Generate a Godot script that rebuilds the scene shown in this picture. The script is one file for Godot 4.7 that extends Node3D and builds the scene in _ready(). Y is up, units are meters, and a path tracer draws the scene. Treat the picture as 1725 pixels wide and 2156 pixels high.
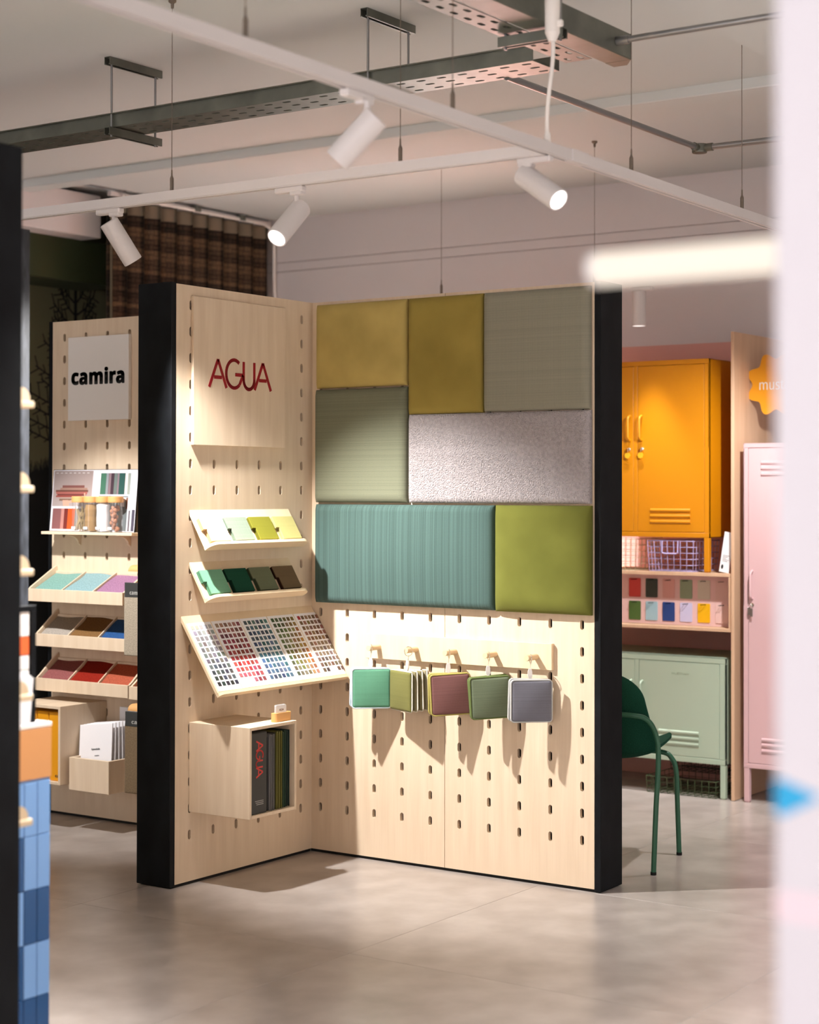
extends Node3D

# ------------------------------------------------------------------ mesh builder
class MB:
	var v := PackedVector3Array()
	var n := PackedVector3Array()
	var uv := PackedVector2Array()
	var c := PackedColorArray()
	var col := Color.WHITE
	var xf := Transform3D()
	func put(p: Vector3, nn: Vector3, t := Vector2.ZERO) -> void:
		v.append(xf * p)
		n.append((xf.basis * nn).normalized())
		uv.append(t)
		c.append(col)
	# a triangle that faces «out», flat
	func tri(a: Vector3, b: Vector3, d: Vector3, out: Vector3) -> void:
		var f := (b - a).cross(d - a)
		if f.length_squared() < 1e-20:
			return
		f = f.normalized()
		if f.dot(out) < 0.0:
			put(a, -f); put(b, -f); put(d, -f)
		else:
			put(a, f); put(d, f); put(b, f)
	func quad(a: Vector3, b: Vector3, d: Vector3, e: Vector3, out: Vector3) -> void:
		tri(a, b, d, out)
		tri(a, d, e, out)
	# a triangle with its own normals
	func stri(a: Vector3, b: Vector3, d: Vector3, na: Vector3, nb: Vector3, nd: Vector3) -> void:
		var f := (b - a).cross(d - a)
		if f.dot(na + nb + nd) < 0.0:
			put(a, na); put(b, nb); put(d, nd)
		else:
			put(a, na); put(d, nd); put(b, nb)
	func uvquad(a: Vector3, b: Vector3, d: Vector3, e: Vector3, out: Vector3) -> void:
		# a top left, b top right, d bottom right, e bottom left
		var f := (b - a).cross(d - a).normalized()
		var p := [[a, Vector2(0, 0)], [b, Vector2(1, 0)], [d, Vector2(1, 1)], [a, Vector2(0, 0)], [d, Vector2(1, 1)], [e, Vector2(0, 1)]]
		var order := [0, 2, 1, 3, 5, 4] if f.dot(out) > 0.0 else [0, 1, 2, 3, 4, 5]
		for k in order:
			put(p[k][0], out, p[k][1])
	# box between two corners with chamfered edges
	func box(p0: Vector3, p1: Vector3, bev := 0.0) -> void:
		var lo := p0.min(p1)
		var hi := p0.max(p1)
		var ce := (lo + hi) * 0.5
		var h := (hi - lo) * 0.5
		var b := minf(bev, minf(h.x, minf(h.y, h.z)) * 0.45)
		for ax in 3:
			var a1 := (ax + 1) % 3
			var a2 := (ax + 2) % 3
			for s in [-1.0, 1.0]:
				var o := Vector3.ZERO
				o[ax] = s
				var q := []
				for k in [[-1, -1], [1, -1], [1, 1], [-1, 1]]:
					var p := ce
					p[ax] += s * h[ax]
					p[a1] += k[0] * (h[a1] - b)
					p[a2] += k[1] * (h[a2] - b)
					q.append(p)
				quad(q[0], q[1], q[2], q[3], o)
				if b > 0.0:
					for t in [-1.0, 1.0]:   # edge between ax side s and a1 side t
						var e := []
						for w in [-1.0, 1.0]:
							var pa := ce
							pa[ax] += s * h[ax]; pa[a1] += t * (h[a1] - b); pa[a2] += w * (h[a2] - b)
							var pb := ce
							pb[ax] += s * (h[ax] - b); pb[a1] += t * h[a1]; pb[a2] += w * (h[a2] - b)
							e.append(pa); e.append(pb)
						var oo := Vector3.ZERO
						oo[ax] = s; oo[a1] = t
						quad(e[0], e[1], e[3], e[2], oo)
		if b > 0.0:
			for sx in [-1.0, 1.0]:
				for sy in [-1.0, 1.0]:
					for sz in [-1.0, 1.0]:
						var s := Vector3(sx, sy, sz)
						var k := ce + s * h
						tri(k - Vector3(0, s.y, s.z) * b, k - Vector3(s.x, 0, s.z) * b, k - Vector3(s.x, s.y, 0) * b, s)
	func bc(ce: Vector3, size: Vector3, bev := 0.0) -> void:
		box(ce - size * 0.5, ce + size * 0.5, bev)
	func tube(path: Array, r: float, sides := 8, closed := false) -> void:
		var m := path.size()
		var rings := []
		var side := Vector3.ZERO
		for i in m:
			var t: Vector3
			if closed:
				t = path[(i + 1) % m] - path[(i + m - 1) % m]
			else:
				t = path[mini(i + 1, m - 1)] - path[maxi(i - 1, 0)]
			t = t.normalized()
			if side == Vector3.ZERO:
				side = t.cross(Vector3.UP if absf(t.y) < 0.9 else Vector3.RIGHT).normalized()
			side = (side - t * side.dot(t)).normalized()
			var up := side.cross(t)
			var ring := []
			for k in sides:
				var a := TAU * k / sides
				var d := side * cos(a) + up * sin(a)
				ring.append([path[i] + d * r, d])
			rings.append(ring)
		for i in (m if closed else m - 1):
			var ra: Array = rings[i]
			var rb: Array = rings[(i + 1) % m]
			for k in sides:
				var k2 := (k + 1) % sides
				stri(ra[k][0], ra[k2][0], rb[k2][0], ra[k][1], ra[k2][1], rb[k2][1])
				stri(ra[k][0], rb[k2][0], rb[k][0], ra[k][1], rb[k2][1], rb[k][1])
		if not closed:
			for e in [0, m - 1]:
				var o: Vector3 = (path[0] - path[1]) if e == 0 else (path[m - 1] - path[m - 2])
				for k in sides:
					tri(path[e], rings[e][k][0], rings[e][(k + 1) % sides][0], o)
	func cyl(a: Vector3, b: Vector3, r: float, sides := 16) -> void:
		tube([a, b], r, sides)
	# profile of (radius, height) turned about the axis a + up * height
	func lathe(prof: Array, a: Vector3, up := Vector3.UP, sides := 24) -> void:
		var s := up.cross(Vector3.RIGHT if absf(up.x) < 0.9 else Vector3.FORWARD).normalized()
		var w := up.cross(s).normalized()
		for i in prof.size() - 1:
			var p: Vector2 = prof[i]
			var q: Vector2 = prof[i + 1]
			var g := (q - p)
			for k in sides:
				var a0 := TAU * k / sides
				var a1 := TAU * (k + 1) / sides
				var d0 := s * cos(a0) + w * sin(a0)
				var d1 := s * cos(a1) + w * sin(a1)
				var n0 := (d0 * g.y - up * g.x).normalized()
				var n1 := (d1 * g.y - up * g.x).normalized()
				stri(a + d0 * p.x + up * p.y, a + d1 * p.x + up * p.y, a + d1 * q.x + up * q.y, n0, n1, n1)
				stri(a + d0 * p.x + up * p.y, a + d1 * q.x + up * q.y, a + d0 * q.x + up * q.y, n0, n1, n0)
	# polygon in the plane of ux, uy at o, pushed out along nz by depth
	func prism(poly: Array, o: Vector3, ux: Vector3, uy: Vector3, nz: Vector3, depth: float) -> void:
		var pp := PackedVector2Array(poly)
		var ix := Geometry2D.triangulate_polygon(pp)
		var f := func(p: Vector2, d: float) -> Vector3: return o + ux * p.x + uy * p.y + nz * d
		for k in range(0, ix.size(), 3):
			tri(f.call(pp[ix[k]], depth), f.call(pp[ix[k + 1]], depth), f.call(pp[ix[k + 2]], depth), nz)
			tri(f.call(pp[ix[k]], 0.0), f.call(pp[ix[k + 1]], 0.0), f.call(pp[ix[k + 2]], 0.0), -nz)
		var area := 0.0
		for k in pp.size():
			area += pp[k].cross(pp[(k + 1) % pp.size()])
		for k in pp.size():
			var a := pp[k]
			var b := pp[(k + 1) % pp.size()]
			var e := b - a
			var ou := Vector2(e.y, -e.x) * signf(area)
			quad(f.call(a, 0.0), f.call(b, 0.0), f.call(b, depth), f.call(a, depth), ux * ou.x + uy * ou.y)
	# upholstered pad: back plane at o, w along ux, h along uy, soft front
	func pad(o: Vector3, ux: Vector3, uy: Vector3, nz: Vector3, w: float, h: float, t: float, r: float, bulge: float, nseg := 26) -> void:
		var f := func(i: int, j: int) -> Vector3:
			var a := smooth_step_pos(i, nseg, w, r)
			var b := smooth_step_pos(j, nseg, h, r)
			var dx := minf(a, w - a)
			var dy := minf(b, h - b)
			var ex := sqrt(maxf(0.0, 1.0 - pow(1.0 - minf(dx / r, 1.0), 2.0)))
			var ey := sqrt(maxf(0.0, 1.0 - pow(1.0 - minf(dy / r, 1.0), 2.0)))
			var z := t * (0.35 + 0.65 * ex * ey) + bulge * sin(PI * a / w) * sin(PI * b / h)
			return o + ux * a + uy * b + nz * z
		var ps := []
		for i in nseg + 1:
			var row := []
			for j in nseg + 1:
				row.append(f.call(i, j))
			ps.append(row)
		var ns := []
		for i in nseg + 1:
			var row := []
			for j in nseg + 1:
				var d1: Vector3 = ps[mini(i + 1, nseg)][j] - ps[maxi(i - 1, 0)][j]
				var d2: Vector3 = ps[i][mini(j + 1, nseg)] - ps[i][maxi(j - 1, 0)]
				var q := d1.cross(d2).normalized()
				row.append(q if q.dot(nz) > 0.0 else -q)
			ns.append(row)
		for i in nseg:
			for j in nseg:
				stri(ps[i][j], ps[i + 1][j], ps[i + 1][j + 1], ns[i][j], ns[i + 1][j], ns[i + 1][j + 1])
				stri(ps[i][j], ps[i + 1][j + 1], ps[i][j + 1], ns[i][j], ns[i + 1][j + 1], ns[i][j + 1])
		for i in nseg:
			for e in [0, nseg]:
				var s := -1.0 if e == 0 else 1.0
				var pa: Vector3 = ps[i][e]
				var pb: Vector3 = ps[i + 1][e]
				quad(pa, pb, pb - nz * (pb - o).dot(nz), pa - nz * (pa - o).dot(nz), uy * s)
				pa = ps[e][i]
				pb = ps[e][i + 1]
				quad(pa, pb, pb - nz * (pb - o).dot(nz), pa - nz * (pa - o).dot(nz), ux * s)
		quad(o, o + ux * w, o + ux * w + uy * h, o + uy * h, -nz)
	func smooth_step_pos(i: int, m: int, w: float, r: float) -> float:
		# points crowd into the rounded rim
		var k := m / 4
		if i <= k:
			return r * (1.0 - cos(PI * 0.5 * i / k))
		if i >= m - k:
			return w - r * (1.0 - cos(PI * 0.5 * (m - i) / k))
		return r + (w - 2.0 * r) * float(i - k) / (m - 2 * k)
	# a sheet with slots: face at o, spans w x h along ux, uy; thickness goes back along -nz
	func pegboard(o: Vector3, ux: Vector3, uy: Vector3, nz: Vector3, w: float, h: float, xs: Array, ys: Array, th: float) -> void:
		var r := 0.0082
		var hl := 0.0102   # half of the straight part
		var seg := 6
		var f := func(x: float, y: float, z := 0.0) -> Vector3: return o + ux * x + uy * y - nz * z
		var xb := [0.0]
		for i in xs.size() - 1:
			xb.append((xs[i] + xs[i + 1]) * 0.5)
		xb.append(w)
		var yb := [0.0]
		for i in ys.size() - 1:
			yb.append((ys[i] + ys[i + 1]) * 0.5)
		yb.append(h)
		for i in xs.size():
			var sx: float = xs[i]
			quad(f.call(xb[i], 0.0), f.call(sx - r, 0.0), f.call(sx - r, h), f.call(xb[i], h), nz)
			quad(f.call(sx + r, 0.0), f.call(xb[i + 1], 0.0), f.call(xb[i + 1], h), f.call(sx + r, h), nz)
			for j in ys.size():
				var sy: float = ys[j]
				for s in [-1.0, 1.0]:
					var yy: float = yb[j] if s < 0 else yb[j + 1]
					for k in seg:
						var a0 := PI * k / seg
						var a1 := PI * (k + 1) / seg
						var p0 := Vector2(sx - r * cos(a0), sy + s * (hl + r * sin(a0)))
						var p1 := Vector2(sx - r * cos(a1), sy + s * (hl + r * sin(a1)))
						quad(f.call(p0.x, p0.y), f.call(p1.x, p1.y), f.call(p1.x, yy), f.call(p0.x, yy), nz)
						var am := (a0 + a1) * 0.5
						quad(f.call(p0.x, p0.y), f.call(p1.x, p1.y), f.call(p1.x, p1.y, th), f.call(p0.x, p0.y, th), ux * cos(am) - uy * s * sin(am))
					quad(f.call(sx + s * r, sy - hl), f.call(sx + s * r, sy + hl), f.call(sx + s * r, sy + hl, th), f.call(sx + s * r, sy - hl, th), ux * -s)
		# outer edges
		for s in [0.0, 1.0]:
			quad(f.call(0, h * s), f.call(w, h * s), f.call(w, h * s, th), f.call(0, h * s, th), uy * (2.0 * s - 1.0))
			quad(f.call(w * s, 0), f.call(w * s, h), f.call(w * s, h, th), f.call(w * s, 0, th), ux * (2.0 * s - 1.0))
	func mesh() -> ArrayMesh:
		var a := []
		a.resize(Mesh.ARRAY_MAX)
		a[Mesh.ARRAY_VERTEX] = v
		a[Mesh.ARRAY_NORMAL] = n
		a[Mesh.ARRAY_TEX_UV] = uv
		a[Mesh.ARRAY_COLOR] = c
		var m := ArrayMesh.new()
		m.add_surface_from_arrays(Mesh.PRIMITIVE_TRIANGLES, a)
		return m

# ------------------------------------------------------------------ scene helpers
const X := Vector3(1, 0, 0)
const Y := Vector3(0, 1, 0)
const Z := Vector3(0, 0, 1)
var M := {}
var rng := RandomNumberGenerator.new()

func tag(o: Node, label: String, category: String, group := "") -> Node:
	o.set_meta("label", label)
	o.set_meta("category", category)
	if group:
		o.set_meta("group", group)
	return o

func thing(called: String, at: Vector3, label: String, category: String, group := "", turn := 0.0) -> Node3D:
	var o := Node3D.new()
	o.name = called
	add_child(o, true)
	o.position = at
	o.rotation.y = turn
	tag(o, label, category, group)
	return o

# a part whose mesh is given in the thing's own frame
func part(called: String, m: MB, mat: Material, parent: Node3D) -> MeshInstance3D:
	return pm(called, m.mesh(), mat, parent)

func pm(called: String, m: Mesh, mat: Material, parent: Node3D) -> MeshInstance3D:
	var o := MeshInstance3D.new()
	o.name = called
	o.mesh = m
	o.material_override = mat
	parent.add_child(o, true)
	return o

# a part whose mesh is given in world coordinates
func wpart(called: String, m: MB, mat: Material, parent: Node3D) -> MeshInstance3D:
	var o := part(called, m, mat, parent)
	var t: Transform3D = parent.transform
	if parent.get_parent() != self and parent != self:
		t = parent.get_parent().transform * parent.transform
	o.transform = t.affine_inverse()
	return o

func struct(called: String, m: MB, mat: Material, parent: Node3D = self) -> MeshInstance3D:
	var o := part(called, m, mat, parent)
	if parent == self:
		o.set_meta("kind", "structure")
	return o

func one(called: String, m: MB, mat: Material, label: String, category: String, group := "") -> MeshInstance3D:
	var o := part(called, m, mat, self)
	tag(o, label, category, group)
	return o

func mat(key: String, col: Color, rough := 0.6, metal := 0.0) -> StandardMaterial3D:
	if M.has(key):
		return M[key]
	var m := StandardMaterial3D.new()
	m.resource_name = key
	m.albedo_color = col
	m.roughness = rough
	m.metallic = metal
	M[key] = m
	return m

func rgb(r: int, g: int, b: int) -> Color:
	return Color(r / 255.0, g / 255.0, b / 255.0)

func tri_tex(m: StandardMaterial3D, tex: Texture2D, scale: Vector3) -> void:
	m.albedo_texture = tex
	m.uv1_triplanar = true
	m.uv1_scale = scale

func grain_image(w: int, h: int, base: Color, dark: Color, seed_: int, fx: float, fy: float, amount: float) -> ImageTexture:
	var im := Image.create(w, h, false, Image.FORMAT_RGB8)
	var a := FastNoiseLite.new()
	a.seed = seed_
	a.noise_type = FastNoiseLite.TYPE_SIMPLEX_SMOOTH
	a.frequency = 1.0
	a.fractal_octaves = 3
	for y in h:
		for x in w:
			var q := TAU * x / w
			var g := a.get_noise_3d(cos(q) * fx, sin(q) * fx, float(y) / h * fy)
			var f := a.get_noise_3d(cos(q) * fx * 7.0, sin(q) * fx * 7.0, float(y) / h * fy * 1.5 + 40.0)
			var edge := absf(float(y) / h - 0.5) * 2.0
			var k := clampf(0.5 + (g * 0.75 + f * 0.35) * (1.0 - pow(edge, 12.0)), 0.0, 1.0)
			im.set_pixel(x, y, base.lerp(dark, k * amount))
	im.generate_mipmaps()
	return ImageTexture.create_from_image(im)

func noise_tex(seed_: int, freq: float, size: int, ramp: Array = [], normal := false, bump := 4.0) -> NoiseTexture2D:
	var t := NoiseTexture2D.new()
	var a := FastNoiseLite.new()
	a.seed = seed_
	a.noise_type = FastNoiseLite.TYPE_SIMPLEX_SMOOTH
	a.frequency = freq
	a.fractal_octaves = 4
	t.noise = a
	t.width = size
	t.height = size
	t.seamless = true
	t.as_normal_map = normal
	t.bump_strength = bump
	if ramp.size():
		var g := Gradient.new()
		g.set_color(0, ramp[0])
		g.set_color(1, ramp[1])
		t.color_ramp = g
	return t

# woven cloth as a grey tile: threads across and down with uneven weight
func weave_image(seed_: int, size: int, threads: int, streak_x: float, streak_y: float, contrast: float) -> ImageTexture:
	var r := RandomNumberGenerator.new()
	r.seed = seed_
	var cx := []
	var cy := []
	for i in threads:
		cx.append(r.randf())
		cy.append(r.randf())
	var im := Image.create(size, size, false, Image.FORMAT_RGB8)
	var cell := float(size) / threads
	for y in size:
		for x in size:
			var i := int(x / cell) % threads
			var j := int(y / cell) % threads
			var over := (i + j) % 2 == 0
			var fx := fmod(x, cell) / cell
			var fy := fmod(y, cell) / cell
			var shape := sin(PI * fx) if over else sin(PI * fy)
			var k = 1.0 - contrast * (1.0 - shape) - streak_x * cx[i] - streak_y * cy[j] - 0.06 * r.randf()
			im.set_pixel(x, y, Color(k, k, k))
	im.generate_mipmaps()
	return ImageTexture.create_from_image(im)

func fabric(key: String, col: Color, tex: Texture2D, tile: float, sheen := 0.0) -> StandardMaterial3D:
	var m := mat(key, col, 0.95)
	m.metallic_specular = 0.2
	if tex:
		tri_tex(m, tex, Vector3.ONE / tile)
	if sheen > 0.0:
		m.rim_enabled = true
		m.rim = sheen
		m.rim_tint = 0.6
	return m

func letters(called: String, s: String, at: Vector3, ux: Vector3, uy: Vector3, width: float, height: float, m: Material, parent: Node3D, bold := true, depth := 0.0008, fat := 0.0) -> MeshInstance3D:
	var f := SystemFont.new()
	f.font_names = PackedStringArray(["Droid Sans"])
	f.font_weight = 700 if bold else 400
	var t := TextMesh.new()
	t.font = f
	t.text = s
	t.font_size = 64
	t.pixel_size = 0.01
	t.depth = 0.05
	var bb := t.get_aabb()
	var nz := ux.cross(uy).normalized()
	var sx := width / bb.size.x
	var sy := height / bb.size.y
	var b := Basis(ux * sx, uy * sy, nz * (depth / 0.05))
	var mm: Mesh = t
	if fat > 0.0:
		var st := SurfaceTool.new()
		for k in [[0, 0], [1, 0], [-1, 0], [0, 1], [0, -1], [0.7, 0.7], [-0.7, 0.7], [0.7, -0.7], [-0.7, -0.7]]:
			for q in t.get_surface_count():
				st.append_from(t, q, Transform3D(Basis(), Vector3(k[0] * fat / sx, k[1] * fat / sy, 0)))
		mm = st.commit()
	var o := pm(called, mm, m, parent)
	var world := Transform3D(b, at - b * (bb.position + bb.size * 0.5 - Vector3(0, 0, bb.size.z * 0.5)))
	var p: Transform3D = parent.transform
	if parent.get_parent() != self:
		p = parent.get_parent().transform * parent.transform
	o.transform = p.affine_inverse() * world
	return o

# strokes of one thickness in a plane, for drawn lettering; points are (x, y) along ux, uy from o
func strokes(m: MB, lines: Array, o: Vector3, ux: Vector3, uy: Vector3, nz: Vector3, w: float, d: float) -> void:
	for l in lines:
		for i in l.size() - 1:
			var a: Vector2 = l[i]
			var b: Vector2 = l[i + 1]
			var e := (b - a).normalized()
			var q := Vector2(-e.y, e.x) * w * 0.5
			var ea := e * (w * 0.12 if i > 0 else 0.0)
			var eb := e * (w * 0.12 if i < l.size() - 2 else 0.0)
			m.prism([a - q - ea, b - q + eb, b + q + eb, a + q - ea], o, ux, uy, nz, d)

func arc(c: Vector2, rx: float, ry: float, a0: float, a1: float, n: int) -> Array:
	var out := []
	for i in n + 1:
		var a := deg_to_rad(lerpf(a0, a1, float(i) / n))
		out.append(c + Vector2(rx * cos(a), ry * sin(a)))
	return out

# the four drawn capitals of the red sign, in a box 1 wide and 0.31 high (x to the right)
func red_capitals(m: MB, o: Vector3, ux: Vector3, uy: Vector3, nz: Vector3, k: float, w: float, d: float) -> void:
	var s := func(a: Array) -> Array:
		var out := []
		for p in a:
			out.append(p * k)
		return out
	var L := []
	L.append(s.call([Vector2(0.0, 0.0), Vector2(0.137, 0.29)]))
	L.append(s.call([Vector2(0.137, 0.29), Vector2(0.272, 0.0)]))
	L.append(s.call([Vector2(0.075, 0.105), Vector2(0.198, 0.105)]))
	L.append(s.call(arc(Vector2(0.395, 0.152), 0.128, 0.146, 52, 312, 22)))
	L.append(s.call([Vector2(0.412, 0.146), Vector2(0.535, 0.146)]))
	L.append(s.call([Vector2(0.482, 0.045), Vector2(0.538, 0.146)]))
	var u := [Vector2(0.548, 0.288), Vector2(0.548, 0.10)]
	u.append_array(arc(Vector2(0.635, 0.10), 0.087, 0.098, 180, 360, 14))
	u.append(Vector2(0.722, 0.288))
	L.append(s.call(u))
	L.append(s.call([Vector2(0.728, 0.0), Vector2(0.865, 0.29)]))
	L.append(s.call([Vector2(0.865, 0.29), Vector2(1.0, 0.0)]))
	L.append(s.call([Vector2(0.803, 0.105), Vector2(0.926, 0.105)]))
	strokes(m, L, o, ux, uy, nz, w, d)

func spot(at: Vector3, to: Vector3, energy: float, angle: float, soft := 0.6, col := Color(1, 0.99, 0.985), size := 0.03) -> SpotLight3D:
	var l := SpotLight3D.new()
	l.name = "spot_light"
	add_child(l, true)
	l.look_at_from_position(at, to, Vector3.UP if absf((to - at).normalized().y) < 0.98 else Vector3.RIGHT)
	l.light_energy = energy
	l.light_color = col
	l.spot_angle = angle
	l.spot_angle_attenuation = soft
	l.spot_range = 14.0
	l.spot_attenuation = 2.0
	l.light_size = size
	l.shadow_enabled = true
	return l

# ------------------------------------------------------------------ camera and light
func camera_and_light() -> void:
	var cam := Camera3D.new()
	cam.name = "camera"
	add_child(cam)
	var yaw := 0.6031
	var pitch := 0.0125
	var roll := 0.0015
	var b := Basis(Vector3.UP, yaw) * Basis(Vector3.RIGHT, pitch) * Basis(Vector3.BACK, roll)
	cam.transform = Transform3D(b, Vector3(4.4818, 1.4839, 5.7986))
	cam.projection = Camera3D.PROJECTION_FRUSTUM
	cam.near = 0.05
	cam.far = 60.0
	var f := 3728.16
	cam.size = cam.near * 2156.0 / f
	cam.frustum_offset = Vector2(0, -cam.near * (1078.0 - 987.6) / f)
	var at := CameraAttributesPhysical.new()
	at.frustum_focal_length = 50.0
	at.exposure_aperture = 2.0
	at.frustum_focus_distance = 6.75
	at.frustum_near = 0.05
	at.frustum_far = 60.0
	at.auto_exposure_enabled = false
	cam.attributes = at
	cam.current = true

	var we := WorldEnvironment.new()
	we.name = "world_environment"
	var e := Environment.new()
	e.background_mode = Environment.BG_COLOR
	e.background_color = Color(0.93, 0.91, 0.925)
	e.background_energy_multiplier = 5.4
	e.ambient_light_source = Environment.AMBIENT_SOURCE_BG
	e.tonemap_mode = Environment.TONE_MAPPER_LINEAR
	e.tonemap_exposure = 1.0
	e.sdfgi_enabled = true
	e.ssao_enabled = true
	e.ssil_enabled = true
	we.environment = e
	add_child(we)

func materials() -> void:
	var birch_t := grain_image(384, 768, rgb(229, 208, 181), rgb(206, 180, 150), 3, 2.2, 2.6, 0.42)
	var birch := mat("birch_ply", Color.WHITE, 0.55)
	tri_tex(birch, birch_t, Vector3(1.0 / 0.7, 1.0 / 1.3, 1.0 / 0.7))
	var pale := mat("pale_birch", rgb(255, 250, 240), 0.5)
	tri_tex(pale, grain_image(256, 256, rgb(236, 217, 190), rgb(218, 194, 160), 9, 1.6, 1.2, 0.5), Vector3(1.5, 1.5, 1.5))
	var edge := mat("ply_edge", rgb(206, 170, 126), 0.7)
	edge.metallic_specular = 0.3
	mat("tan_wood", rgb(214, 160, 98), 0.55)
	var black := mat("black_paint", Color.WHITE, 0.6)
	tri_tex(black, noise_tex(5, 0.012, 512, [rgb(9, 10, 13), rgb(22, 25, 28)]), Vector3(1.4, 0.9, 1.4))
	black.metallic_specular = 0.3
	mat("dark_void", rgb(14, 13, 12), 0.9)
	mat("white_paint", rgb(238, 232, 226), 0.45)
	mat("lamp_white", rgb(218, 212, 210), 0.4)
	var ceil := mat("ceiling_paint", rgb(210, 213, 211), 0.95)
	ceil.metallic_specular = 0.15
	var wall := mat("wall_paint", rgb(216, 211, 210), 0.9)
	wall.metallic_specular = 0.2
	var fl := mat("floor_concrete", Color.WHITE, 0.28)
	tri_tex(fl, noise_tex(21, 0.008, 1024, [rgb(152, 142, 135), rgb(180, 170, 163)]), Vector3(0.55, 0.55, 0.55))
	fl.metallic_specular = 0.5
	mat("grout", rgb(112, 100, 92), 0.8)
	var gal := mat("galvanised", Color.WHITE, 0.42, 0.75)
	tri_tex(gal, noise_tex(31, 0.01, 256, [rgb(104, 106, 98), rgb(128, 130, 120)]), Vector3(2, 2, 2))
	mat("steel", rgb(150, 150, 150), 0.35, 0.9)
	mat("cable_steel", rgb(120, 108, 96), 0.5, 0.6)
	mat("chrome", rgb(220, 218, 212), 0.15, 1.0)
	var glow := mat("lamp_glow", rgb(120, 120, 120), 0.5)
	glow.emission_enabled = true
	glow.emission = rgb(255, 250, 246)
	glow.emission_energy_multiplier = 4.0
	var tube := mat("tube_glow", rgb(90, 88, 84), 0.5)
	tube.emission_enabled = true
	tube.emission = rgb(255, 240, 222)
	tube.emission_energy_multiplier = 1.0
	M.weave_fine = weave_image(1, 256, 64, 0.02, 0.045, 0.14)
	M.weave_streak = weave_image(2, 512, 128, 0.15, 0.0, 0.14)
	M.weave_loose = weave_image(3, 256, 40, 0.0, 0.05, 0.14)
	M.fleck = noise_tex(41, 0.06, 256, [Color(0.78, 0.78, 0.78), Color(1, 1, 1)])
	M.nubs = noise_tex(42, 0.11, 256, [], true, 7.0)
	M.felt = noise_tex(43, 0.2, 256, [Color(0.55, 0.6, 0.58), Color(1, 1, 1)])

# ------------------------------------------------------------------ the room
func room() -> void:
	var fl := Node3D.new()
	fl.name = "floor"
	add_child(fl)
	fl.set_meta("kind", "structure")
	var m := MB.new()
	m.box(Vector3(-4.2, -0.2, -3.2), Vector3(6.4, -0.004, 8.4))
	part("floor_bed", m, M.grout, fl)
	var tm := MB.new()
	tm.bc(Vector3(0, -0.01, 0), Vector3(1.1985, 0.02, 1.1985), 0.0006)
	var tmesh := tm.mesh()
	for i in range(-4, 5):
		for j in range(-4, 6):
			var t := pm("tile", tmesh, M.floor_concrete, fl)
			t.position = Vector3(1.09 + 0.6 + 1.2 * i, 0, 1.21 + 0.6 + 1.2 * j)
	# ceiling: the near slab, a batten where it ends, the far slab a little higher
	m = MB.new()
	m.box(Vector3(-4.2, 3.18, -0.95), Vector3(6.4, 3.5, 8.4))
	m.box(Vector3(-4.2, 3.22, -3.2), Vector3(6.4, 3.5, -0.95))
	struct("ceiling", m, M.ceiling_paint)
	m = MB.new()
	m.box(Vector3(-2.8, 3.135, -1.07), Vector3(6.2, 3.22, -0.95), 0.004)
	struct("trim_1", m, M.ceiling_paint)
	# shallow downstand along the right
	m = MB.new()
	m.box(Vector3(1.844, 3.1, -0.95), Vector3(6.3, 3.2, 8.2), 0.004)
	struct("trim_2", m, M.ceiling_paint)
	# back wall in boards, with the two fine joints
	var wb := Node3D.new()
	wb.name = "wall_back"
	add_child(wb)
	wb.set_meta("kind", "structure")
	for q in [[-0.1, 2.883], [2.886, 2.941], [2.944, 3.3]]:
		m = MB.new()
		m.box(Vector3(-4.2, q[0], -3.25), Vector3(6.4, q[1], -3.05), 0.0015)
		part("board", m, M.wall_paint, wb)
	m = MB.new()
	m.box(Vector3(-4.2, -0.1, -3.26), Vector3(6.4, 3.3, -3.06))
	part("joint_backing", m, M.grout, wb)
	mat("olive_wall", rgb(92, 92, 66), 0.9)
	m = MB.new()
	m.box(Vector3(-4.2, -0.1, -3.05), Vector3(-3.3, 3.3, 8.4))
	struct("wall_left", m, M.olive_wall)
	m = MB.new()
	m.box(Vector3(6.2, -0.1, -3.2), Vector3(6.4, 3.3, 8.4))
	struct("wall_right", m, M.wall_paint)
	# unseen shop front behind the camera: wide glazed opening placed for soft frontal daylight
	m = MB.new()
	m.box(Vector3(-4.2, -0.1, 8.2), Vector3(-2.6, 3.3, 8.4))
	m.box(Vector3(5.6, -0.1, 8.2), Vector3(6.4, 3.3, 8.4))
	m.box(Vector3(-2.6, -0.1, 8.2), Vector3(5.6, 0.35, 8.4))
	m.box(Vector3(-2.6, 2.9, 8.2), Vector3(5.6, 3.3, 8.4))
	struct("wall_front", m, M.wall_paint)
	var win := Node3D.new()
	win.name = "unseen_window_1"
	add_child(win)
	win.set_meta("kind", "structure")
	for x in [-2.6, 0.1, 2.85, 5.55]:
		m = MB.new()
		m.box(Vector3(x, 0.35, 8.26), Vector3(x + 0.05, 2.9, 8.34), 0.003)
		part("frame", m, M.black_paint, win)
	var gl := mat("window_glass", Color(1, 1, 1, 0.04), 0.05)
	gl.transparency = BaseMaterial3D.TRANSPARENCY_ALPHA
	for x in [-2.55, 0.15, 2.9]:
		m = MB.new()
		m.box(Vector3(x, 0.36, 8.295), Vector3(x + 2.65, 2.89, 8.301))
		part("pane", m, gl, win)
	# boxed-in duct over the curtain side: white above, dark green below
	m = MB.new()
	m.box(Vector3(-3.4, 2.945, -1.62), Vector3(-2.8, 3.19, 8.2), 0.004)
	struct("trim_3", m, M.wall_paint)
	mat("green_fascia", rgb(44, 54, 24), 0.8)
	m = MB.new()
	m.box(Vector3(-3.4, 2.70, -1.95), Vector3(-2.95, 2.945, 8.2), 0.004)
	struct("trim_4", m, M.green_fascia)
	mural()

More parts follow.
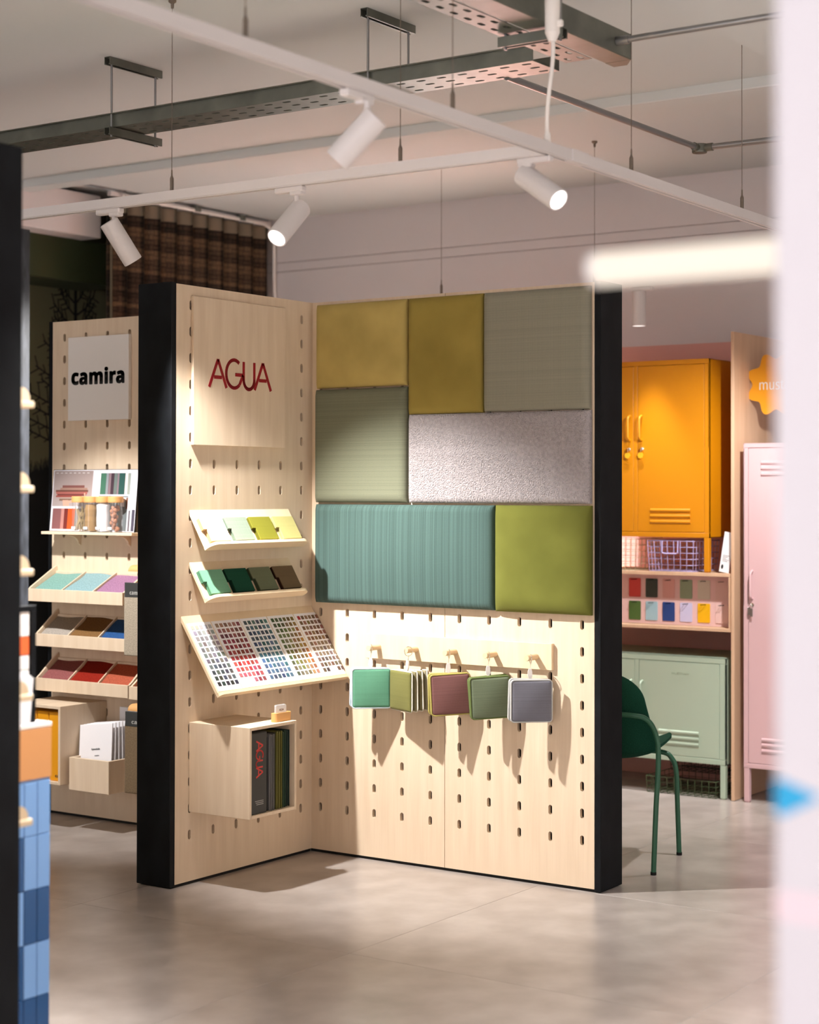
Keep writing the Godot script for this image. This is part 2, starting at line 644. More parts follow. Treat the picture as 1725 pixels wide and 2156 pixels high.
func draw_line(im: Image, a: Vector2, b: Vector2, w: float, c: Color) -> void:
	var n := int(a.distance_to(b) * 1.5) + 1
	for i in n + 1:
		var p := a.lerp(b, float(i) / n)
		var r := int(ceil(w))
		for dx in range(-r, r + 1):
			for dy in range(-r, r + 1):
				if dx * dx + dy * dy <= w * w:
					var x := int(p.x) + dx
					var y := int(p.y) + dy
					if x >= 0 and y >= 0 and x < im.get_width() and y < im.get_height():
						im.set_pixel(x, y, c)

func mural() -> void:
	# printed wall paper: a bare fir drawn in black over olive, dark undergrowth below
	var w := 512
	var h := 1024
	var im := Image.create(w, h, false, Image.FORMAT_RGB8)
	im.fill(rgb(104, 102, 74))
	var ink := rgb(16, 17, 12)
	rng.seed = 11
	var tx := 256.0
	draw_line(im, Vector2(tx, 0), Vector2(tx, 400), 4, ink)
	for i in 13:
		var y := 14.0 + i * 28
		var reach := 46.0 + i * 9.0
		for s in [-1.0, 1.0]:
			var b0 := Vector2(tx, y + 26)
			var e := Vector2(tx + s * reach * rng.randf_range(0.7, 1.1), y - 30 + i * 2.0)
			var mid := b0.lerp(e, 0.5) + Vector2(0, 9)
			draw_line(im, b0, mid, 2.2, ink)
			draw_line(im, mid, e, 1.8, ink)
			for k in 4:
				var p := b0.lerp(e, 0.4 + 0.18 * k) + Vector2(0, 4)
				draw_line(im, p, p + Vector2(s * rng.randf_range(2, 10), -rng.randf_range(16, 34)), 1.4, ink)
				draw_line(im, p, p + Vector2(s * rng.randf_range(12, 24), rng.randf_range(2, 12)), 1.2, ink)
	for x in w:
		var top := int(392 + 34 * sin(x * 0.013) + rng.randf_range(-16, 16))
		for y in range(top, h):
			im.set_pixel(x, y, rgb(15, 17, 14))
	for k in 4:
		for i in 26:
			var a := deg_to_rad(100.0 + i * 3.6)
			var q := Vector2(420 + k * 60, 760) + Vector2(cos(a), -sin(a)) * (190 + k * 75)
			draw_line(im, q, q + Vector2(3, -5), 3.0, rgb(112, 104, 58))
	for k in 14:
		var q := Vector2(rng.randf_range(60, 460), rng.randf_range(760, 980))
		for t in 4:
			var d := Vector2(7, 0).rotated(t * PI / 2 + 0.6)
			draw_line(im, q + d, q + d * 1.6, 2.0, rgb(150, 142, 130))
	im.generate_mipmaps()
	var m := MB.new()
	m.uvquad(Vector3(-3.288, 2.72, -1.2), Vector3(-3.288, 2.72, -2.6), Vector3(-3.288, 0.1, -2.6), Vector3(-3.288, 0.1, -1.2), X)
	m.box(Vector3(-3.3, 0.1, -2.6), Vector3(-3.2885, 2.72, -1.2))
	var mm := mat("mural_print", Color.WHITE, 0.9)
	mm.albedo_texture = ImageTexture.create_from_image(im)
	one("wall_mural", m, mm, "dark botanical wall mural of a bare fir tree over black undergrowth, on the olive wall", "mural")

# ------------------------------------------------------------------ ceiling fittings
func track_profile() -> Array:
	return [Vector2(-0.018, 0.016), Vector2(-0.018, -0.016), Vector2(-0.014, -0.016), Vector2(-0.014, -0.019), Vector2(-0.007, -0.019), Vector2(-0.007, 0.006), Vector2(0.007, 0.006), Vector2(0.007, -0.019), Vector2(0.014, -0.019), Vector2(0.014, -0.016), Vector2(0.018, -0.016), Vector2(0.018, 0.016)]

const TY := 2.5

func track(a: Vector3, b: Vector3, label: String) -> void:
	var t := thing("lighting_track", a, label, "track", "suspended lighting tracks")
	var d := (b - a).normalized()
	var s := d.cross(Y).normalized()
	var m := MB.new()
	m.prism(track_profile(), Vector3.ZERO, s, Y, d, a.distance_to(b))
	part("rail", m, M.lamp_white, t)
	m = MB.new()
	m.bc(d * 0.02 , Vector3(0.04, 0.036, 0.04), 0.003)
	part("end_cap", m, M.lamp_white, t)

func suspension(x: float, z: float, top: float, label: String) -> void:
	var t := thing("suspension_wire", Vector3(x, TY + 0.016, z), label, "wire", "wires that hold the lighting tracks")
	var l := top - TY - 0.016
	var m := MB.new()
	m.tube([Vector3(0, 0.03, 0), Vector3(0, l, 0)], 0.0013, 6)
	part("wire", m, M.cable_steel, t)
	m = MB.new()
	m.lathe([Vector2(0, 0.0), Vector2(0.0065, 0.002), Vector2(0.0065, 0.045), Vector2(0.003, 0.055), Vector2(0.0025, 0.075), Vector2(0, 0.076)], Vector3.ZERO, Y, 12)
	part("gripper", m, M.cable_steel, t)
	m = MB.new()
	m.lathe([Vector2(0, -0.03), Vector2(0.005, -0.03), Vector2(0.006, -0.014), Vector2(0.014, -0.008), Vector2(0.014, 0.0), Vector2(0, 0)], Vector3(0, l, 0), Y, 12)
	part("ceiling_cup", m, M.cable_steel, t)

# a cylinder spotlight: mount is the point of the track's underside above the stem
func spotlight(mount: Vector3, along: Vector3, back: Vector3, mouth: Vector3, label: String, lit: float, angle: float, soft: float, energy: float, aim := Vector3.ZERO) -> void:
	var t := thing("spotlight", mount, label, "spotlight", "white cylinder spotlights on the tracks")
	var m := MB.new()
	m.bc(Vector3(0, -0.008, 0) + along * 0.02, Vector3(0.03, 0.02, 0.03) + along.abs() * 0.085, 0.004)
	m.bc(Vector3(0, -0.02, 0) - along * 0.01, Vector3(0.028, 0.016, 0.028) + along.abs() * 0.02, 0.003)
	part("track_adapter", m, M.lamp_white, t)
	var d := (mouth - back).normalized()
	var pivot := back + d * 0.035 - mount
	m = MB.new()
	var top := Vector3(pivot.x, -0.02, pivot.z)
	if Vector2(top.x, top.z).length() > 0.05:
		top = Vector3(0, -0.02, 0)
	m.tube([top, pivot], 0.0085, 12)
	part("stem", m, M.lamp_white, t)
	var L := back.distance_to(mouth)
	var r := 0.0345
	m = MB.new()
	m.lathe([Vector2(0, 0), Vector2(r - 0.003, 0), Vector2(r, 0.003), Vector2(r, L - 0.002), Vector2(r - 0.002, L), Vector2(r - 0.004, L), Vector2(r - 0.005, L - 0.008)], back - mount, d, 32)
	var head := part("head", m, M.lamp_white, t)
	m = MB.new()
	m.lathe([Vector2(0, L - 0.005), Vector2(r - 0.0046, L - 0.006)], back - mount, d, 16)
	part("lens", m, M.lamp_glow if lit > 0.5 else M.steel, head)
	if energy > 0.0:
		var to := mouth + d if aim == Vector3.ZERO else aim
		spot(mouth + d * 0.012, to, energy, angle, soft)

func strut(a: Vector3, b: Vector3, s: float) -> MB:
	# slotted channel between two points, open below
	var d := (b - a).normalized()
	var w := d.cross(Y).normalized()
	var m := MB.new()
	var h := s * 0.5
	m.prism([Vector2(-h, h), Vector2(-h, -h), Vector2(-h * 0.5, -h), Vector2(-h * 0.5, -h * 0.8), Vector2(-h * 0.84, -h * 0.8), Vector2(-h * 0.84, h * 0.84), Vector2(h * 0.84, h * 0.84), Vector2(h * 0.84, -h * 0.8), Vector2(h * 0.5, -h * 0.8), Vector2(h * 0.5, -h), Vector2(h, -h), Vector2(h, h)], a, w, Y, d, a.distance_to(b))
	return m

# perforated strip in the xz plane, slots along «dir» columns; seen from below
func perforated(m: MB, x0: float, x1: float, z0: float, z1: float, y: float, along_x: bool, rows: int, pitch: float) -> void:
	var o := Vector3(x0, y, z1)
	var ux := X
	var uy := -Z
	var w := x1 - x0
	var h := z1 - z0
	if along_x:
		o = Vector3(x0, y, z0)
		ux = Z
		uy = X
		w = z1 - z0
		h = x1 - x0
	var xs := []
	for i in rows:
		xs.append(w * (i + 0.5) / rows)
	var ys := []
	var k := int(h / pitch)
	for i in k:
		ys.append((i + 0.5) * h / k)
	m.pegboard(o, ux, uy, -Y, w, h, xs, ys, 0.0015)

func ceiling_fittings() -> void:
	track(Vector3(1.744, TY, -3.03), Vector3(1.942, TY, 5.2), "long white lighting track running from upper left over the display to the right wall")
	track(Vector3(1.835, TY, 1.25), Vector3(-2.75, TY, 1.245), "white lighting track joining the long one at a corner, over the sample stands")
	track(Vector3(-1.6, TY, -1.93), Vector3(4.4, TY, -1.93), "white lighting track farthest back, above the lockers")
	for q in [[0.348, 1.245, 3.18, "thin wire on the short track, left of the grey rod hangers"], [1.881, 2.687, 3.18, "thin wire on the near end of the long track, top left"], [1.309, 1.245, 3.18, "thin wire on the short track beside the blurred spotlight"], [1.860, 1.788, 3.18, "thin wire on the long track left of the white power lead"], [1.832, 0.689, 3.18, "thin wire on the long track right of the lit spotlight"], [1.811, -0.226, 3.18, "thin wire on the long track nearest the right edge"], [-0.64, -1.93, 3.22, "thin wire that drops behind the olive and grey panels"], [0.27, -1.93, 3.22, "thin wire with its ceiling cup showing, above the black post of the stand"]]:
		suspension(q[0], q[1], q[2], q[3])
	# four track spots in view and the small one over the lockers
	spotlight(Vector3(0.889, TY - 0.02, 1.245), -X, Vector3(0.890, 2.417, 1.213), Vector3(0.889, 2.300, 1.341), "lit white spotlight in the middle of the short track, tilted towards the viewer", 1.0, 34, 0.7, 9.0)
	spotlight(Vector3(1.779, TY - 0.02, 1.245), X, Vector3(1.751, 2.436, 1.236), Vector3(1.896, 2.340, 1.272), "lit white spotlight under the track corner, tilted right", 1.0, 36, 0.7, 4.0)
	spotlight(Vector3(0.077, TY - 0.02, 1.248), -X, Vector3(0.068, 2.433, 1.265), Vector3(0.112, 2.297, 1.185), "white spotlight at the left of the short track, aimed into the sample corner", 1.0, 34, 0.85, 10.0, Vector3(0.74, 0.48, 0.0))
	spotlight(Vector3(1.87, TY - 0.02, 2.22), Z, Vector3(1.909, 2.42, 2.21), Vector3(1.814, 2.313, 2.25), "blurred white spotlight on the near run of the long track", 1.0, 40, 0.7, 4.5)
	spotlight(Vector3(0.505, TY - 0.02, -1.945), X, Vector3(0.505, 2.463, -1.95), Vector3(0.505, 2.292, -1.95), "small white spotlight hanging straight down in front of the yellow locker", 1.0, 30, 0.9, 1.2, Vector3(0.505, 0.2, -1.90))
	spotlight(Vector3(1.79, TY - 0.02, -1.1), Z, Vector3(1.80, 2.45, -1.06), Vector3(1.71, 2.33, -1.14), "unseen white spotlight on the far run of the long track, placed to light the niche", 0.4, 42, 0.8, 4.5, Vector3(0.42, 0.7, -2.1))  # out of view, placed to light the niche and the locker fronts
	spotlight(Vector3(1.80, TY - 0.02, -0.75), Z, Vector3(1.82, 2.45, -0.73), Vector3(1.76, 2.30, -0.79), "unseen white spotlight on the far run of the long track, placed to light the floor by the lockers", 0.4, 30, 0.8, 3.0, Vector3(1.15, 0.0, -1.3))  # unseen lamp that brightens the floor in front of the lockers
	spotlight(Vector3(-0.95, TY - 0.02, 1.245), X, Vector3(-0.95, 2.46, 1.24), Vector3(-0.98, 2.32, 1.17), "unseen white spotlight on the short track, placed to light the left stand", 0.4, 30, 0.7, 5.0, Vector3(-1.15, 0.65, 0.05))  # out of view behind the near black panel, lights the left stand
	for q in [[-1.25, "left"], [-0.7, "right"]]:
		spotlight(Vector3(q[0], TY - 0.02, -1.945), X, Vector3(q[0], 2.46, -1.95), Vector3(q[0], 2.30, -2.01), "unseen white spotlight placed to light the back wall, %s one of two behind the stand" % q[1], 0.4, 58, 0.9, 11.0, Vector3(q[0], 0.9, -3.05))  # unseen pair, placed to brighten the back wall and far ceiling
	for q in [[4.6, 0.6, "far"], [4.6, 2.4, "middle"]]:
		spotlight(Vector3(q[0], 3.098, q[1]), Z, Vector3(q[0], 3.06, q[1]), Vector3(q[0], 2.89, q[1]), "added fill spotlight on the ceiling, out of view at the right, %s one" % q[2], 0.4, 56, 0.9, 20.0, Vector3(q[0], 0.0, q[1] + 0.01))  # added fill lamps, their light bounces off the floor to the ceiling
	spotlight(Vector3(-1.6, 3.16, 4.6), Z, Vector3(-1.6, 3.11, 4.6), Vector3(-1.6, 2.94, 4.6), "added fill spotlight on the ceiling, out of view at the left", 0.4, 56, 0.9, 20.0, Vector3(-1.6, 0.0, 4.61))  # added lamp out of view, fills the room from the left
	# power feed of the tracks
	var f := thing("track_power_feed", Vector3(1.847, TY + 0.016, 1.255), "white plug connector and lead feeding the lighting track from above", "power lead")
	var m := MB.new()
	var p := []
	for i in 15:
		var t := i / 14.0
		p.append(Vector3(0.035 * sin(t * 2.6) * t, 0.02 + t * 0.31, 0.012 * sin(t * 3.0)))
	m.tube(p, 0.0062, 10)
	part("lead", m, M.white_paint, f)
	m = MB.new()
	m.lathe([Vector2(0, 0), Vector2(0.012, 0), Vector2(0.010, 0.03), Vector2(0.0, 0.03)], Vector3.ZERO, Y, 14)
	part("feed_boss", m, M.white_paint, f)
	m = MB.new()
	var q: Vector3 = p[14]
	m.lathe([Vector2(0, -0.03), Vector2(0.012, -0.03), Vector2(0.022, -0.005), Vector2(0.023, 0.10), Vector2(0.019, 0.115), Vector2(0.019, 0.19), Vector2(0, 0.19)], q, Y, 18)
	m.bc(q + Vector3(0.02, 0.02, 0), Vector3(0.03, 0.02, 0.016), 0.003)
	m.bc(q + Vector3(0.0, 0.145, 0), Vector3(0.05, 0.01, 0.05), 0.003)
	part("connector", m, M.white_paint, f)
	m = MB.new()
	m.bc(Vector3(0, -0.016, -0.17), Vector3(0.04, 0.037, 0.10), 0.002)
	part("coupler", m, M.lamp_white, f)

	# cable tray with its two hanging trapezes
	var t := thing("cable_tray", Vector3(-0.8, 2.91, 0.665), "perforated grey metal cable tray hung on rod trapezes, upper left", "cable tray")
	m = MB.new()
	perforated(m, -2.3, 2.3, -0.085, 0.085, 0.0, true, 3, 0.085)
	part("tray_bottom", m, M.galvanised, t)
	for s in [-1.0, 1.0]:
		m = MB.new()
		m.box(Vector3(-2.3, 0.0, s * 0.085), Vector3(2.3, 0.052, s * 0.089))
		m.box(Vector3(-2.3, 0.049, s * 0.085), Vector3(2.3, 0.053, s * 0.105), 0.001)
		part("tray_side", m, M.galvanised, t)
	for q2 in [[-0.405, "grey rod trapeze holding the cable tray, left one with its lower bar in view"], [0.835, "grey rod trapeze holding the cable tray near the big trunking"]]:
		var h := thing("trapeze_hanger", Vector3(q2[0], 2.89, 0.64), q2[1], "hanger", "rod trapezes under the ceiling")
		part("top_channel", strut(Vector3(0, 0.275, -0.15), Vector3(0, 0.275, 0.15), 0.03), M.galvanised, h)
		part("lower_channel", strut(Vector3(0, 0.0, -0.15), Vector3(0, 0.0, 0.15), 0.03), M.galvanised, h)
		for s in [-1.0, 1.0]:
			m = MB.new()
			m.cyl(Vector3(0, -0.02, s * 0.125), Vector3(0, 0.27, s * 0.125), 0.0045, 10)
			part("rod", m, M.steel, h)
	# big trunking with the perforated run beside it
	t = thing("cable_trunking", Vector3(1.75, 2.9, 1.6), "big galvanised metal trunking box running along the ceiling, top right", "trunking")
	m = MB.new()
	m.box(Vector3(-0.05, 0.0, -0.98), Vector3(0.045, 0.085, 1.6), 0.003)
	m.prism([Vector2(-0.05, -0.98), Vector2(0.045, -0.98), Vector2(0.0, -1.04), Vector2(-0.05, -1.04)], Vector3.ZERO, X, Z, Y, 0.085)
	part("trunking_box", m, M.galvanised, t)
	m = MB.new()
	perforated(m, -0.15, -0.056, -0.9, 1.6, 0.0, false, 2, 0.075)
	part("perforated_tray", m, M.galvanised, t)
	m = MB.new()
	m.box(Vector3(-0.154, 0.0, -0.9), Vector3(-0.15, 0.05, 1.6))
	part("tray_side", m, M.galvanised, t)
	var hb := thing("trunking_bracket", Vector3(1.72, 2.88, 1.12), "short grey channel bracket crossing under the trunking", "bracket")
	part("channel", strut(Vector3(-0.12, -0.004, 0.0), Vector3(0.11, -0.004, 0.0), 0.032), M.galvanised, hb)
	for x in [-0.1, 0.095]:
		m = MB.new()
		m.cyl(Vector3(x, -0.028, 0), Vector3(x, 0.3, 0), 0.0045, 10)
		part("rod", m, M.steel, hb)
	# conduits
	var c := thing("conduit_pipe", Vector3(1.8, 2.94, 0.72), "steel conduit pipe leaving the trunking towards the right edge", "conduit", "steel conduits")
	m = MB.new()
	m.cyl(Vector3(-0.005, 0, 0), Vector3(4.38, 0, 0), 0.0105, 14)
	part("pipe", m, M.steel, c)
	m = MB.new()
	m.cyl(Vector3(-0.004, 0, 0), Vector3(0.04, 0, 0), 0.0145, 14)
	part("gland", m, M.steel, c)
	c = thing("conduit_pipe", Vector3(1.30, 2.915, 0.5), "steel conduit pipe sloping away under the far ceiling with a round corner box", "conduit", "steel conduits")
	m = MB.new()
	m.cyl(Vector3(0, 0, 0.09), Vector3(0, 0, -1.45), 0.0125, 14)
	part("pipe", m, M.steel, c)
	m = MB.new()
	m.cyl(Vector3(0.0, 0, -1.45), Vector3(4.88, 0, -1.45), 0.0125, 14)
	part("pipe", m, M.steel, c)
	m = MB.new()
	m.lathe([Vector2(0, -0.02), Vector2(0.03, -0.02), Vector2(0.032, -0.014), Vector2(0.032, 0.016), Vector2(0, 0.018)], Vector3(0, 0, -1.45), Y, 20)
	m.cyl(Vector3(0, 0, -1.45), Vector3(0, 0, -1.395), 0.0165, 14)
	m.cyl(Vector3(0, 0, -1.45), Vector3(0.06, 0, -1.45), 0.0165, 14)
	part("corner_box", m, M.galvanised, c)
	# little metal channel on the ceiling at the left
	m = MB.new()
	m.box(Vector3(-2.70, 3.205, -1.70), Vector3(-2.68, 3.222, -1.1), 0.003)
	one("ceiling_channel", m, M.steel, "short grey metal channel fixed to the ceiling left of the curtain", "channel")

	# tube lamp close to the camera
	t = thing("tube_lamp", Vector3(4.225, 1.711, 4.2), "glowing warm white tube lamp hanging close by, blurred, behind the white post", "lamp")
	m = MB.new()
	m.lathe([Vector2(0.017, -0.61), Vector2(0.017, 0.61)], Vector3.ZERO, X, 14)
	part("glowing_tube", m, M.tube_glow, t)
	m = MB.new()
	for s in [-1.0, 1.0]:
		m.lathe([Vector2(0.0175, 0.606), Vector2(0.0175, 0.615), Vector2(0.013, 0.619), Vector2(0, 0.62)], Vector3.ZERO, X * s, 20)
	part("end_cap", m, M.white_paint, t)
	m = MB.new()
	m.bc(Vector3(0.1, 0.024, 0), Vector3(0.5, 0.01, 0.014), 0.002)
	part("holder", m, M.lamp_white, t)
	for x in [0.0, 0.45]:
		m = MB.new()
		m.cyl(Vector3(x, 0.03, 0), Vector3(x, 1.3, 0), 0.0012, 6)
		part("wire", m, M.cable_steel, t)
	var al := AreaLight3D.new()
	al.name = "tube_lamp_light"
	al.area_size = Vector2(1.1, 0.036)
	al.light_energy = 0.25
	al.light_color = Color(1, 0.9, 0.78)
	al.shadow_enabled = true
	add_child(al)
	al.look_at_from_position(Vector3(4.29, 1.685, 4.2), Vector3(4.29, 0, 4.2), Vector3.BACK)

func curtain() -> void:
	var t := thing("curtain", Vector3(-2.7, 0.11, -2.3), "dark brown wave curtain hanging from a ceiling rail behind the left stand", "curtain")
	var cloth := mat("curtain_cloth", Color.WHITE, 0.95)
	tri_tex(cloth, weave_image(8, 256, 42, 0.1, 0.5, 0.35), Vector3(0.8, 0.8, 0.8))
	cloth.albedo_color = rgb(128, 100, 74)
	var head := mat("curtain_heading", rgb(128, 116, 98), 0.95)
	var pale := mat("curtain_lining", rgb(150, 136, 112), 0.95)
	pale.backlight_enabled = true
	pale.backlight = Color(0.3, 0.28, 0.24)
	var span := func(m: MB, z0: float, z1: float, y0: float, y1: float, dx: float) -> void:
		var n := int(absf(z1 - z0) / 0.008)
		var g := func(z: float) -> Vector3:
			var ph := TAU * (z + 3.0) / 0.142
			return Vector3(0.045 * sin(ph) + 0.012 * sin(2.0 * ph + 0.6) + dx, 0, 0.018 * sin(2.0 * ph))
		for i in n:
			var za := lerpf(z0, z1, float(i) / n)
			var zb := lerpf(z0, z1, float(i + 1) / n)
			var a: Vector3 = g.call(za) + Vector3(0, 0, za + 2.3)
			var b: Vector3 = g.call(zb) + Vector3(0, 0, zb + 2.3)
			var ta: Vector3 = g.call(za + 0.004) - g.call(za - 0.004) + Vector3(0, 0, 0.008)
			var tb: Vector3 = g.call(zb + 0.004) - g.call(zb - 0.004) + Vector3(0, 0, 0.008)
			var na := Y.cross(ta).normalized()
			var nb := Y.cross(tb).normalized()
			if na.x < 0.0:
				na = -na
			if nb.x < 0.0:
				nb = -nb
			for k in [1.0, -1.0]:
				var o := Vector3(0.0015 * k, 0, 0)
				m.stri(a + o + Y * y0, b + o + Y * y0, b + o + Y * y1, na * k, nb * k, nb * k)
				m.stri(a + o + Y * y0, b + o + Y * y1, a + o + Y * y1, na * k, nb * k, na * k)
	var m := MB.new()
	span.call(m, -3.0, -1.60, 0.0, 2.98, 0.0)
	part("cloth", m, cloth, t)
	m = MB.new()
	span.call(m, -3.0, -1.60, 2.98, 3.06, 0.001)
	part("heading_tape", m, head, t)
	m = MB.new()
	span.call(m, -1.605, -1.565, 0.0, 3.05, 0.02)
	part("lining", m, pale, t)
	m = MB.new()
	m.box(Vector3(-0.015, 3.07, -0.74), Vector3(0.015, 3.1, 0.72), 0.003)
	part("rail", m, M.lamp_white, t)
	m = MB.new()
	m.tube([Vector3(0.05, 3.12, 0.65), Vector3(0.05, 3.12, -0.62), Vector3(0.05, 3.10, -0.69), Vector3(0.05, 3.02, -0.725), Vector3(0.045, 2.7, -0.735), Vector3(0.07, 2.5, -0.738), Vector3(0.07, 0.4, -0.738)], 0.011, 10)
	var w := thing("wall_conduit", Vector3(-2.7, 0.06, -2.3), "pale conduit along the curtain rail that bends down the white wall", "conduit")
	part("pipe", m, M.white_paint, w)
	m = MB.new()
	for z in [0.45, 0.02, -0.4]:
		m.bc(Vector3(0.05, 3.13, z), Vector3(0.04, 0.035, 0.05), 0.004)
	part("clip", m, M.galvanised, w)

# ------------------------------------------------------------------ the plywood stands
const TOP := 2.262
const PY0 := 0.012

func slot_rows() -> Array:
	var a := []
	for k in 21:
		a.append(0.187 + 0.1 * k - PY0)
	return a

func slot_cols(first: float, n: int) -> Array:
	var a := []
	for k in n:
		a.append(first + 0.136 * k)
	return a

func stands() -> void:
	# the corner stand: wing A along z (face x = 0), wing B along x (face z = 0)
	var s := thing("display_stand", Vector3(0, 0, 0), "L-shaped birch plywood pegboard stand with black end panels, in the middle of the shop", "display stand")
	var m := MB.new()
	m.pegboard(Vector3(0, PY0, 0), Z, Y, X, 0.834, TOP - PY0, slot_cols(0.0721, 6), slot_rows(), 0.018)
	part("slotted_panel", m, M.birch_ply, s)
	m = MB.new()
	m.pegboard(Vector3(0.0, PY0, 0), X, Y, Z, 0.6565, TOP - PY0, slot_cols(0.0454, 5), slot_rows(), 0.018)
	part("slotted_panel", m, M.birch_ply, s)
	m = MB.new()
	m.pegboard(Vector3(0.6590, PY0, 0), X, Y, Z, 0.6625, TOP - PY0, slot_cols(0.7254 - 0.6590, 5), slot_rows(), 0.018)
	part("slotted_panel", m, M.birch_ply, s)
	m = MB.new()
	m.box(Vector3(-0.018, PY0, -0.018), Vector3(-0.0005, TOP, -0.0005))
	part("corner_post", m, M.birch_ply, s)
	m = MB.new()
	m.box(Vector3(-0.166, PY0, -0.166), Vector3(-0.148, TOP, 0.834), 0.001)
	part("back_panel", m, M.birch_ply, s)
	m = MB.new()
	m.box(Vector3(-0.1475, PY0, -0.166), Vector3(1.3215, TOP, -0.148), 0.001)
	part("back_panel", m, M.birch_ply, s)
	m = MB.new()
	m.box(Vector3(-0.147, TOP - 0.03, -0.147), Vector3(-0.0185, TOP - 0.004, 0.833))
	m.box(Vector3(-0.018, TOP - 0.03, -0.147), Vector3(1.321, TOP - 0.004, -0.0185))
	part("top_rail", m, M.birch_ply, s)
	m = MB.new()
	m.box(Vector3(-0.168, 0.004, 0.8345), Vector3(0.001, TOP + 0.004, 0.862), 0.002)
	part("end_panel", m, M.black_paint, s)
	m = MB.new()
	m.box(Vector3(1.322, 0.004, -0.168), Vector3(1.349, TOP + 0.004, 0.001), 0.002)
	part("end_panel", m, M.black_paint, s)
	m = MB.new()
	m.box(Vector3(-0.075, PY0, -0.075), Vector3(-0.070, TOP - 0.03, 0.833))
	m.box(Vector3(-0.0695, PY0, -0.075), Vector3(1.321, TOP - 0.03, -0.070))
	part("slot_shade_sheet", m, M.dark_void, s)  # added near-black sheets that stand for the shade inside the slots
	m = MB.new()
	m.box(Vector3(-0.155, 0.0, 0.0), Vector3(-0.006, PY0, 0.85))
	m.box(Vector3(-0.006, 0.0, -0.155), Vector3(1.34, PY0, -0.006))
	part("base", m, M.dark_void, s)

	# the stand to the left, in line with wing B
	s = thing("display_stand", Vector3(-0.84, 0, 0), "birch pegboard stand at the left with trays, jars and a white sign", "display stand")
	m = MB.new()
	m.pegboard(Vector3(-1.515, PY0, 0), X, Y, Z, 0.675, TOP - PY0, slot_cols(0.076, 5), slot_rows(), 0.018)
	wpart("slotted_panel", m, M.birch_ply, s)
	m = MB.new()
	m.pegboard(Vector3(-0.838, PY0, 0), X, Y, Z, 0.67, TOP - PY0, slot_cols(0.079, 5), slot_rows(), 0.018)
	wpart("slotted_panel", m, M.birch_ply, s)
	m = MB.new()
	m.box(Vector3(-1.515, PY0, -0.166), Vector3(-0.17, TOP, -0.148), 0.001)
	wpart("back_panel", m, M.birch_ply, s)
	m = MB.new()
	m.box(Vector3(-1.54, 0.004, -0.168), Vector3(-1.5155, TOP + 0.004, 0.001), 0.002)
	wpart("end_panel", m, M.black_paint, s)
	m = MB.new()
	m.box(Vector3(-1.51, PY0, -0.075), Vector3(-0.17, TOP - 0.03, -0.070))
	wpart("slot_shade_sheet", m, M.dark_void, s)  # added dark sheet, keeps the slots of this stand shaded
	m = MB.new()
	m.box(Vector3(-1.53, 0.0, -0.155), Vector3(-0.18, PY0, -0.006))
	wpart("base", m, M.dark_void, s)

	# near stand at the left edge: only its black end and what hangs behind show
	s = thing("display_stand", Vector3(0.5, 0, 3.09), "near display stand of which only the black end panel shows, at the left edge", "display stand")
	m = MB.new()
	m.box(Vector3(1.46, 0.004, 2.998), Vector3(1.488, TOP, 3.172), 0.002)
	wpart("end_panel", m, M.black_paint, s)
	m = MB.new()
	m.box(Vector3(-0.6, 0.012, 3.0), Vector3(1.459, TOP - 0.004, 3.018))
	wpart("back_panel", m, M.birch_ply, s)
	m = MB.new()
	m.box(Vector3(-0.6, 0.012, 3.152), Vector3(1.459, TOP - 0.004, 3.17))
	wpart("front_panel", m, M.birch_ply, s)
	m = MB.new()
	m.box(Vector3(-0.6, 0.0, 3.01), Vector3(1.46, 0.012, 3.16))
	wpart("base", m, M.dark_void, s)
	s = thing("display_stand", Vector3(0.0, 0, 2.18), "display stand with a scuffed dark grey end panel, just right of the nearest black one", "display stand")
	var scuff := mat("scuffed_paint", Color.WHITE, 0.5)
	tri_tex(scuff, noise_tex(77, 0.02, 512, [rgb(28, 31, 36), rgb(72, 76, 84)]), Vector3(3.0, 0.8, 3.0))
	m = MB.new()
	m.box(Vector3(0.53, 0.004, 2.097), Vector3(0.557, TOP, 2.27), 0.002)
	wpart("end_panel", m, scuff, s)
	m = MB.new()
	m.box(Vector3(-0.5, 0.0, 2.1), Vector3(0.529, TOP - 0.004, 2.118))
	wpart("back_panel", m, M.birch_ply, s)
	m = MB.new()
	m.box(Vector3(-0.5, 0.0, 2.249), Vector3(0.529, TOP - 0.004, 2.267))
	wpart("front_panel", m, M.birch_ply, s)

# ------------------------------------------------------------------ what hangs on wing A
func lip_poly(z0: float, z1: float, h: float, r: float) -> Array:
	var p := [Vector2(z0, -0.012), Vector2(z1, -0.012)]
	for q in arc(Vector2(z1 - r, h - r * 0.75), r, r * 0.75, 0, 90, 7):
		p.append(q)
	for q in arc(Vector2(z0 + r, h - r * 0.75), r, r * 0.75, 90, 180, 7):
		p.append(q)
	return p

func slope(y: float, dx: float, dy: float) -> Transform3D:
	var e := Vector3(dx, -dy, 0).normalized()
	var n := Vector3(dy, dx, 0).normalized()
	return Transform3D(Basis(e, n, Z), Vector3(0, y, 0))

